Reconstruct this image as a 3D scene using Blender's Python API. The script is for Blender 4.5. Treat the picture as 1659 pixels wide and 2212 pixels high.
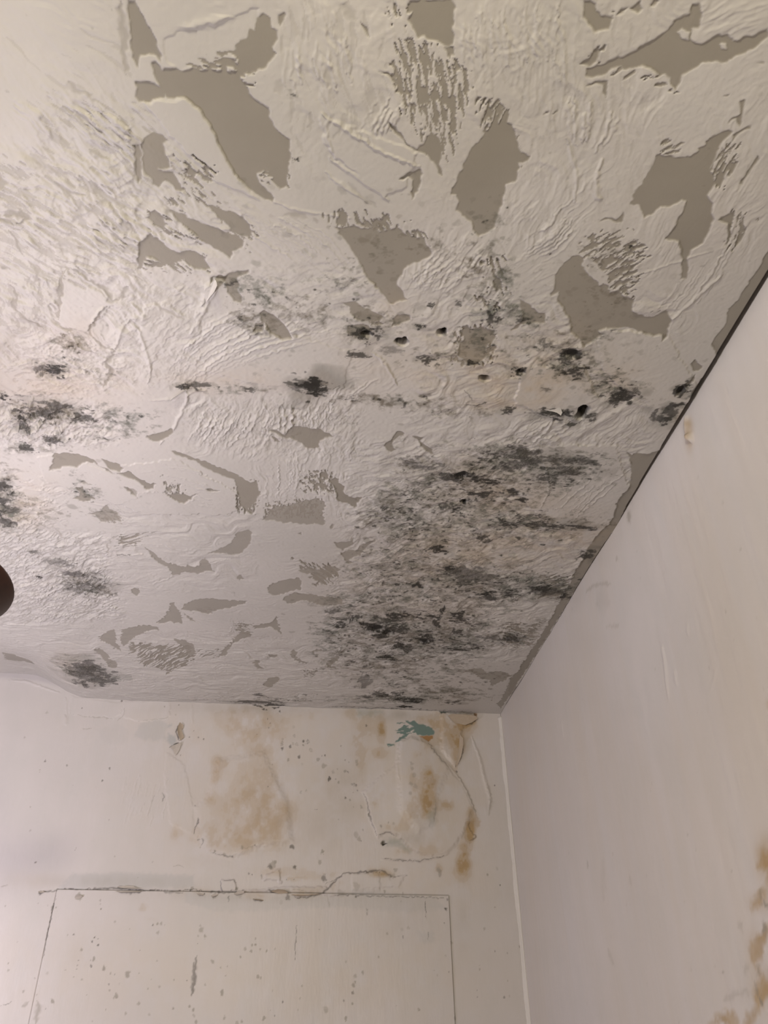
import bpy, bmesh, math
import numpy as np
from mathutils import Matrix, Vector

S = bpy.context.scene
COL = S.collection
for o in list(bpy.data.objects):
    bpy.data.objects.remove(o)

# ---------------------------------------------------------------- camera
W, H, F = 1659, 2212, 1750.0
YAW, PITCH, ROLL = 0.1245, 0.6256, -0.0093      # radians
CAM = np.array([0.0, 0.0, 1.55])
CEIL, XR, YB = 2.40, 0.5770, 2.0753             # ceiling height, right wall, back wall
XL, YF = -1.95, -1.60                           # left wall, wall behind the camera
_fw = np.array([math.sin(YAW)*math.cos(PITCH), math.cos(YAW)*math.cos(PITCH), math.sin(PITCH)])
_r = np.array([math.cos(YAW), -math.sin(YAW), 0.0]); _u = np.cross(_r, _fw)
_rt = math.cos(ROLL)*_r + math.sin(ROLL)*_u
_up = -math.sin(ROLL)*_r + math.cos(ROLL)*_u
cd = bpy.data.cameras.new('camera'); cam = bpy.data.objects.new('camera', cd); COL.objects.link(cam)
cd.sensor_fit = 'HORIZONTAL'; cd.sensor_width = 36.0; cd.lens = 36.0*F/W
cd.clip_start = 0.02; cd.clip_end = 50
cam.matrix_world = Matrix(((_rt[0], _up[0], -_fw[0], CAM[0]), (_rt[1], _up[1], -_fw[1], CAM[1]),
                           (_rt[2], _up[2], -_fw[2], CAM[2]), (0, 0, 0, 1)))
S.camera = cam

# ---------------------------------------------------------------- light, exposure
wd = bpy.data.worlds.new('world'); S.world = wd; wd.use_nodes = True
wd.node_tree.nodes['Background'].inputs[0].default_value = (1.0, 0.93, 0.86, 1)
wd.node_tree.nodes['Background'].inputs[1].default_value = 0.0
vs = S.view_settings
vs.view_transform = 'Standard'; vs.look = 'None'; vs.gamma = 1.0; vs.use_curve_mapping = False
vs.exposure = 0.13
S.cycles.max_bounces = 8; S.cycles.diffuse_bounces = 5
S.cycles.use_denoising = True


def lamp(name, kind, loc, power, colour, size, rot=None):
    d = bpy.data.lights.new(name, kind); d.energy = power; d.color = colour
    if kind == 'AREA':
        d.shape = 'DISK'; d.size = size
    else:
        d.shadow_soft_size = size
    o = bpy.data.objects.new(name, d); COL.objects.link(o); o.location = loc
    if rot: o.rotation_euler = rot
    return o


BULB_COLOUR, BULB_POWER = (1.0, 0.94, 1.02, 1), 222.0
lamp('rear_fill', 'POINT', (-0.2, -0.5, 2.08), 34.0, (1.0, 0.90, 0.70), 0.06)  # warm fill added behind the camera, no fixture, fitted for brightness
lamp('side_fill', 'POINT', (-0.98, 1.46, 1.69), 14.0, (1.0, 0.90, 1.0), 0.04)  # added fill without a fixture, brightens the left of the back wall
lamp('low_fill', 'POINT', (-0.95, 0.35, 1.75), 7.5, (1.0, 0.91, 0.86), 0.03)  # added fill without a fixture, lifts the right wall


# ---------------------------------------------------------------- picture geometry -> places on the room's planes
def ray(p):
    p = np.asarray(p, float).reshape(-1, 2)
    return _fw + np.outer((p[:, 0]-W/2)/F, _rt) - np.outer((p[:, 1]-H/2)/F, _up)


def to_ceiling(p):
    d = ray(p); t = (CEIL-CAM[2])/d[:, 2]
    return (CAM+d*t[:, None])[:, [0, 1]]


def to_back(p):
    d = ray(p); t = (YB-CAM[1])/d[:, 1]
    return (CAM+d*t[:, None])[:, [0, 2]]


def to_right(p):
    d = ray(p); t = (XR-CAM[0])/d[:, 0]
    return (CAM+d*t[:, None])[:, [1, 2]]


K = 560/1659; KW = 420/1659
TILES = {'T1': (0, 0, K), 'T2': (550, 0, K), 'T3': (1099, 0, K), 'T4': (0, 550, K), 'T5': (550, 550, K), 'T6': (1099, 550, K),
         'T7': (0, 1050, K), 'T8': (550, 1050, K), 'T9': (1099, 1050, K), 'W1': (0, 1500, KW), 'W2': (340, 1500, KW),
         'W3': (700, 1500, KW), 'W4': (0, 1850, KW), 'W5': (400, 1850, KW), 'W6': (760, 1850, KW), 'W7': (1240, 1800, 419/1659),
         'PX': (0, 0, 1.0), 'C1': (1000, 1440, 200/1659), 'C2': (0, 1400, 200/1659), 'C3': (0, 780, 300/1659)}


def P(s):
    t = s.split(); ox, oy, k = TILES[t[0]]
    a = np.array([[float(v) for v in q.split(',')] for q in t[1:]])
    return a[:, :2]*k+(ox, oy)


def lines(block):
    return [l.strip() for l in block.strip().splitlines() if l.strip() and not l.strip().startswith('#')]


# ---------------------------------------------------------------- noise
RNG = np.random.RandomState(7)
_T = RNG.rand(8, 256, 256).astype(np.float32)*2-1


def noise(x, y, seed=0):
    """smooth value noise in -1..1"""
    t = _T[seed % 8]
    x = x+seed*13.37; y = y+seed*7.91
    xi = np.floor(x); yi = np.floor(y)
    fx = (x-xi).astype(np.float32); fy = (y-yi).astype(np.float32)
    xi = xi.astype(np.int64); yi = yi.astype(np.int64)
    fx = fx*fx*fx*(fx*(fx*6-15)+10); fy = fy*fy*fy*(fy*(fy*6-15)+10)
    x0 = xi & 255; x1 = (xi+1) & 255; y0 = yi & 255; y1 = (yi+1) & 255
    a = t[y0, x0]; b = t[y0, x1]; c = t[y1, x0]; d = t[y1, x1]
    return a+(b-a)*fx+(c-a)*fy+(a-b-c+d)*fx*fy


def fbm(x, y, seed=0, octs=4, gain=0.55):
    r = 0; a = 1.0; s = 0
    for i in range(octs):
        r = r+a*noise(x, y, seed+i*3); s += a; a *= gain; x = x*2.03; y = y*2.03
    return r/s


def sstep(a, b, x):
    t = np.clip((x-a)/(b-a), 0, 1); return t*t*(3-2*t)


# ---------------------------------------------------------------- a surface: a fine grid on one plane with fields on its points
class Sheet:
    def __init__(s, a, b, to_plane, seed, rag=None):
        s.a = np.asarray(a); s.b = np.asarray(b); s.to = to_plane
        s.A, s.B = np.meshgrid(s.a, s.b)
        s.f = {}
        # edge wander, in metres
        g = rag(s.A, s.B) if rag else 1.0
        s.wa = (g*(0.0016*fbm(s.A/0.016, s.B/0.016, seed, 4, 0.7)+0.0012*noise(s.A/0.005, s.B/0.005, seed+2))).astype(np.float32)
        s.wb = (g*(0.0016*fbm(s.A/0.016, s.B/0.016, seed+1, 4, 0.7)+0.0016*noise(s.A/0.006, s.B/0.006, seed+3))).astype(np.float32)

    def field(s, name):
        if name not in s.f:
            s.f[name] = np.zeros(s.A.shape, np.float32)
        return s.f[name]

    def win(s, pts, pad):
        i0, i1 = np.searchsorted(s.a, [pts[:, 0].min()-pad, pts[:, 0].max()+pad])
        j0, j1 = np.searchsorted(s.b, [pts[:, 1].min()-pad, pts[:, 1].max()+pad])
        return slice(j0, max(j1, j0)), slice(i0, max(i1, i0))

    def sdf(s, pts, pad=0.012, warp=1.0):
        sl = s.win(pts, pad)
        x = s.A[sl]+warp*s.wa[sl]; y = s.B[sl]+warp*s.wb[sl]
        d = np.full(x.shape, 9.0); ins = np.zeros(x.shape, bool)
        n = len(pts)
        for i in range(n):
            x0, y0 = pts[i]; x1, y1 = pts[(i+1) % n]
            ex, ey = x1-x0, y1-y0; L = ex*ex+ey*ey+1e-14
            t = np.clip(((x-x0)*ex+(y-y0)*ey)/L, 0, 1)
            d = np.minimum(d, (x-x0-t*ex)**2+(y-y0-t*ey)**2)
            c = (y0 > y) != (y1 > y)
            with np.errstate(divide='ignore', invalid='ignore'):
                ins ^= c & (x < ex*(y-y0)/(ey if abs(ey) > 1e-14 else 1e-14)+x0)
        return sl, np.where(ins, -1, 1)*np.sqrt(d)

    def poly(s, name, px, val=1.0, edge=0.0007, warp=1.0, pad=None):
        pts = s.to(px)
        sl, d = s.sdf(pts, pad or 0.006+edge*2, warp)
        if d.size == 0: return
        m = np.clip(0.5-d/(2*edge), 0, 1)*val
        fl = s.field(name); fl[sl] = np.maximum(fl[sl], m)

    def angle(s, px, deg):
        q = np.array([px, (px[0]+20*math.cos(math.radians(deg)), px[1]+20*math.sin(math.radians(deg)))])
        p = s.to(q); return math.atan2(p[1, 1]-p[0, 1], p[1, 0]-p[0, 0])

    def grain(s, sl, ang, along, across, seed, octs=3):
        x = s.A[sl]; y = s.B[sl]; c, n = math.cos(ang), math.sin(ang)
        u = x*c+y*n; v = -x*n+y*c
        w = 0.35*noise(x/0.04, y/0.04, seed+2)*across*4
        return fbm(u/along, (v+w)/across, seed, octs)

    def streak(s, name, px, deg, cov, along=0.016, across=0.0032, fall=0.03, seed=0, val=1.0):
        pts = s.to(px); ang = s.angle(px.mean(0), deg)
        sl, d = s.sdf(pts, 0.004, 2.0)
        if d.size == 0: return
        c = np.clip(-d/fall, 0, 1)**0.7*cov
        n = 0.5+0.85*s.grain(sl, ang, along, across, seed)
        m = sstep(-0.04, 0.04, c-n)*val*(d < 0)
        fl = s.field(name); fl[sl] = np.maximum(fl[sl], m)

    def stroke(s, name, px, width, val, taper=True, add=True, soft=True, warp=1.0, breaks=0.0):
        """a drawn line of a width in metres; add: a ridge or groove, else a mark"""
        pts = s.to(px)
        # smooth the line
        t = np.linspace(0, len(pts)-1, max(2, (len(pts)-1)*5+1)); k = np.arange(len(pts))
        q = np.stack([np.interp(t, k, pts[:, 0]), np.interp(t, k, pts[:, 1])], 1)
        if len(pts) > 2:
            for _ in range(2): q[1:-1] = (q[:-2]+2*q[1:-1]+q[2:])/4
        sl = s.win(q, width*3)
        x = s.A[sl]+warp*s.wa[sl]; y = s.B[sl]+warp*s.wb[sl]
        if x.size == 0: return
        best = np.full(x.shape, 9.0); bt = np.zeros(x.shape)
        for i in range(len(q)-1):
            x0, y0 = q[i]; ex, ey = q[i+1]-q[i]; L = ex*ex+ey*ey+1e-14
            u = np.clip(((x-x0)*ex+(y-y0)*ey)/L, 0, 1)
            d = (x-x0-u*ex)**2+(y-y0-u*ey)**2
            c = d < best; best = np.where(c, d, best); bt = np.where(c, (i+u)/(len(q)-1), bt)
        d = np.sqrt(best)
        w = width*(np.sin(np.clip(bt, 0.02, 0.98)*math.pi)**0.6 if taper else 1.0)
        if breaks: w = w*np.clip(1+breaks*noise(x/0.006, y/0.006, 5), 0.02, 2)
        m = np.exp(-(d/w)**2) if soft else np.clip(1.5-d/w, 0, 1)
        fl = s.field(name)
        fl[sl] = fl[sl]+m*val if add else np.maximum(fl[sl], m*val)

    def spot(s, name, c, ra, rb, ang, val, ring=0.0, rough=0.35, seed=0, edge=0.25):
        pad = max(ra, rb)*1.5
        sl = s.win(np.array([c]), pad)
        x = s.A[sl]-c[0]; y = s.B[sl]-c[1]
        if x.size == 0: return
        u = (x*math.cos(ang)+y*math.sin(ang))/ra; v = (-x*math.sin(ang)+y*math.cos(ang))/rb
        r = np.sqrt(u*u+v*v)*(1+rough*noise(s.A[sl]/(ra*0.8), s.B[sl]/(ra*0.8), seed))
        m = np.clip((1-r)/edge, 0, 1)
        if ring: m = m*(1-ring*np.clip((0.75-r)/0.3, 0, 1))
        fl = s.field(name); fl[sl] = np.maximum(fl[sl], m*val)

    def blob(s, name, px, rx, ry, val, deg=0.0, power=1.0):
        """a soft cloud of density, given on the picture, laid on the plane"""
        c = np.asarray(px, float); e = math.radians(deg)
        ex = np.array([math.cos(e), math.sin(e)])*rx; ey = np.array([-math.sin(e), math.cos(e)])*ry
        q = s.to(np.array([c, c+ex, c+ey])); M = np.stack([q[1]-q[0], q[2]-q[0]], 1)
        Mi = np.linalg.inv(M)
        R = np.abs(M).sum(1).max()*2.2
        sl = s.win(q[:1], R)
        x = s.A[sl]-q[0, 0]; y = s.B[sl]-q[0, 1]
        if x.size == 0: return
        u = Mi[0, 0]*x+Mi[0, 1]*y; v = Mi[1, 0]*x+Mi[1, 1]*y
        m = np.exp(-((u*u+v*v)**power))*val
        fl = s.field(name); fl[sl] = 1-(1-fl[sl])*(1-np.clip(m, 0, 1))

    def build(s, name, place, attrs, mat, flip=False):
        h = s.f.get('height', np.zeros(s.A.shape, np.float32))
        ny, nx = s.A.shape
        co = place(s.A, s.B, h).reshape(-1, 3).astype(np.float32)
        idx = np.arange(nx*ny, dtype=np.int32).reshape(ny, nx)
        q = np.stack([idx[:-1, :-1], idx[:-1, 1:], idx[1:, 1:], idx[1:, :-1]], -1).reshape(-1, 4)
        if flip: q = q[:, ::-1]
        me = bpy.data.meshes.new(name)
        me.vertices.add(len(co)); me.vertices.foreach_set('co', co.ravel())
        me.loops.add(q.size); me.loops.foreach_set('vertex_index', np.ascontiguousarray(q).ravel())
        me.polygons.add(len(q)); me.polygons.foreach_set('loop_start', np.arange(0, q.size, 4, dtype=np.int32))
        me.update(calc_edges=True)
        me.polygons.foreach_set('use_smooth', np.ones(len(q), bool))
        for a in attrs:
            at = me.attributes.new(a, 'FLOAT', 'POINT')
            at.data.foreach_set('value', np.clip(s.field(a), 0, 1).astype(np.float32).ravel())
        me.materials.append(mat)
        o = bpy.data.objects.new(name, me); COL.objects.link(o)
        return o


# ---------------------------------------------------------------- materials
def lin(c):
    return tuple(((v/255)/12.92 if v <= 10 else ((v/255+0.055)/1.055)**2.4) for v in c)+(1.0,)


class Mat:
    def __init__(s, name, rough=0.6, spec=0.3):
        s.m = bpy.data.materials.new(name); s.m.use_nodes = True
        s.nt = s.m.node_tree; s.b = s.nt.nodes['Principled BSDF']
        s.b.inputs['Roughness'].default_value = rough
        s.b.inputs['Specular IOR Level'].default_value = spec
        s.tc = s.n('ShaderNodeTexCoord')

    def n(s, t): return s.nt.nodes.new(t)

    def link(s, a, b): s.nt.links.new(a, b)

    def attr(s, name):
        a = s.n('ShaderNodeAttribute'); a.attribute_name = name; return a.outputs['Fac']

    def noise(s, scale, detail=3, rough=0.55, stretch=None):
        t = s.n('ShaderNodeTexNoise'); t.inputs['Scale'].default_value = scale
        t.inputs['Detail'].default_value = detail; t.inputs['Roughness'].default_value = rough
        if stretch:
            mp = s.n('ShaderNodeMapping'); mp.inputs['Scale'].default_value = stretch
            s.link(s.tc.outputs['Object'], mp.inputs[0]); s.link(mp.outputs[0], t.inputs['Vector'])
        else:
            s.link(s.tc.outputs['Object'], t.inputs['Vector'])
        return t.outputs['Fac']

    def ramp(s, f, a, b, lo=0.0, hi=1.0):
        r = s.n('ShaderNodeMapRange'); r.inputs[1].default_value = a; r.inputs[2].default_value = b
        r.inputs[3].default_value = lo; r.inputs[4].default_value = hi
        s.link(f, r.inputs[0]); return r.outputs[0]

    def math(s, op, a, b):
        m = s.n('ShaderNodeMath'); m.operation = op
        for i, v in ((0, a), (1, b)):
            if isinstance(v, (int, float)): m.inputs[i].default_value = v
            else: s.link(v, m.inputs[i])
        return m.outputs[0]

    def mix(s, fac, a, b):
        m = s.n('ShaderNodeMix'); m.data_type = 'RGBA'
        for i, v in ((0, fac), (6, a), (7, b)):
            if isinstance(v, (int, float)): m.inputs[i].default_value = v
            elif isinstance(v, tuple): m.inputs[i].default_value = v
            else: s.link(v, m.inputs[i])
        return m.outputs[2]

    def colour(s, c):
        if isinstance(c, tuple): s.b.inputs['Base Color'].default_value = c
        else: s.link(c, s.b.inputs['Base Color'])

    def bump(s, f, strength, dist):
        b = s.n('ShaderNodeBump'); b.inputs['Strength'].default_value = strength; b.inputs['Distance'].default_value = dist
        s.link(f, b.inputs['Height']); s.link(b.outputs[0], s.b.inputs['Normal'])


def ceiling_material():
    m = Mat('patched_plaster', 0.52, 0.28)
    c = m.mix(m.ramp(m.noise(5, 4), 0.35, 0.7), (0.60, 0.58, 0.55, 1), (0.56, 0.545, 0.515, 1))
    c = m.mix(m.math('MULTIPLY', m.attr('pale'), 0.5), c, (0.63, 0.625, 0.615, 1))
    g = m.mix(m.noise(18, 4), (0.30, 0.278, 0.238, 1), (0.345, 0.322, 0.278, 1))
    c = m.mix(m.attr('bare_and_shade'), c, g)
    c = m.mix(m.math('MULTIPLY', m.attr('tan'), 0.65), c, (0.52, 0.40, 0.25, 1))
    st = m.mix(m.ramp(m.noise(11, 3), 0.4, 0.62), (0.125, 0.135, 0.112, 1), (0.165, 0.145, 0.11, 1))
    c = m.mix(m.attr('stain'), c, st)
    c = m.mix(m.attr('black'), c, (0.018, 0.017, 0.014, 1))
    m.colour(c)
    m.bump(m.noise(420, 3), 0.12, 0.0008)
    return m.m


def wall_material():
    m = Mat('stained_wall_paint', 0.38, 0.35)
    c = m.mix(m.ramp(m.noise(3.0, 4), 0.35, 0.68), (0.655, 0.63, 0.63, 1), (0.61, 0.587, 0.582, 1))
    c = m.mix(m.ramp(m.noise(14, 5, 0.6, (1, 1, 0.5)), 0.42, 0.68, 0.0, 0.5), c, (0.585, 0.575, 0.565, 1))
    c = m.mix(m.math('MULTIPLY', m.attr('cream'), 0.8), c, (0.61, 0.555, 0.485, 1))
    c = m.mix(m.attr('cool'), c, (0.43, 0.45, 0.455, 1))
    oc = m.mix(m.ramp(m.noise(26, 4), 0.35, 0.7), (0.44, 0.315, 0.165, 1), (0.39, 0.285, 0.165, 1))
    c = m.mix(m.attr('ochre'), c, oc)
    c = m.mix(m.attr('teal'), c, (0.155, 0.235, 0.215, 1))
    c = m.mix(m.attr('rust'), c, (0.36, 0.20, 0.08, 1))
    c = m.mix(m.attr('stain'), c, (0.27, 0.25, 0.21, 1))
    c = m.mix(m.attr('black'), c, (0.03, 0.024, 0.017, 1))
    m.colour(c)
    m.bump(m.noise(150, 4, 0.6, (1, 1, 0.18)), 0.22, 0.0015)
    return m.m


def plain(name, c, rough=0.6, spec=0.3, scale=0, c2=None):
    m = Mat(name, rough, spec)
    m.colour(m.mix(m.noise(scale, 4), c, c2) if scale else c)
    return m.m


M_CEIL = ceiling_material(); M_WALL = wall_material()
M_PLAIN = plain('plain_wall_paint', (0.30, 0.27, 0.24, 1), 0.6, 0.3, 3, (0.26, 0.23, 0.20, 1))
M_FLOOR = plain('worn_floor', (0.10, 0.08, 0.065, 1), 0.6, 0.3, 9, (0.07, 0.055, 0.045, 1))


def axis(*segs):
    out = []
    for a, b, st in segs:
        n = max(1, int(round((b-a)/st))); out.append(np.linspace(a, b, n+1)[(1 if out else 0):])
    return np.concatenate(out)


def structure(o):
    o['kind'] = 'structure'; return o


# ================================================================ CEILING
ys1 = np.concatenate([axis((YF, 0.20, 0.06), (0.20, 0.26, 0.006)), 0.26+np.cumsum(np.linspace(0.00115, 0.00185, 1300))])
ys1 = ys1[ys1 < YB+0.001]; ys1 = np.append(ys1, YB+0.004)
xs1 = axis((XL, -0.86, 0.06), (-0.86, -0.72, 0.006), (-0.72, XR, 0.00122))
C = Sheet(xs1, ys1, to_ceiling, 0, lambda a, b: 1.0+1.6*sstep(0.7, 1.9, b))

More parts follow.
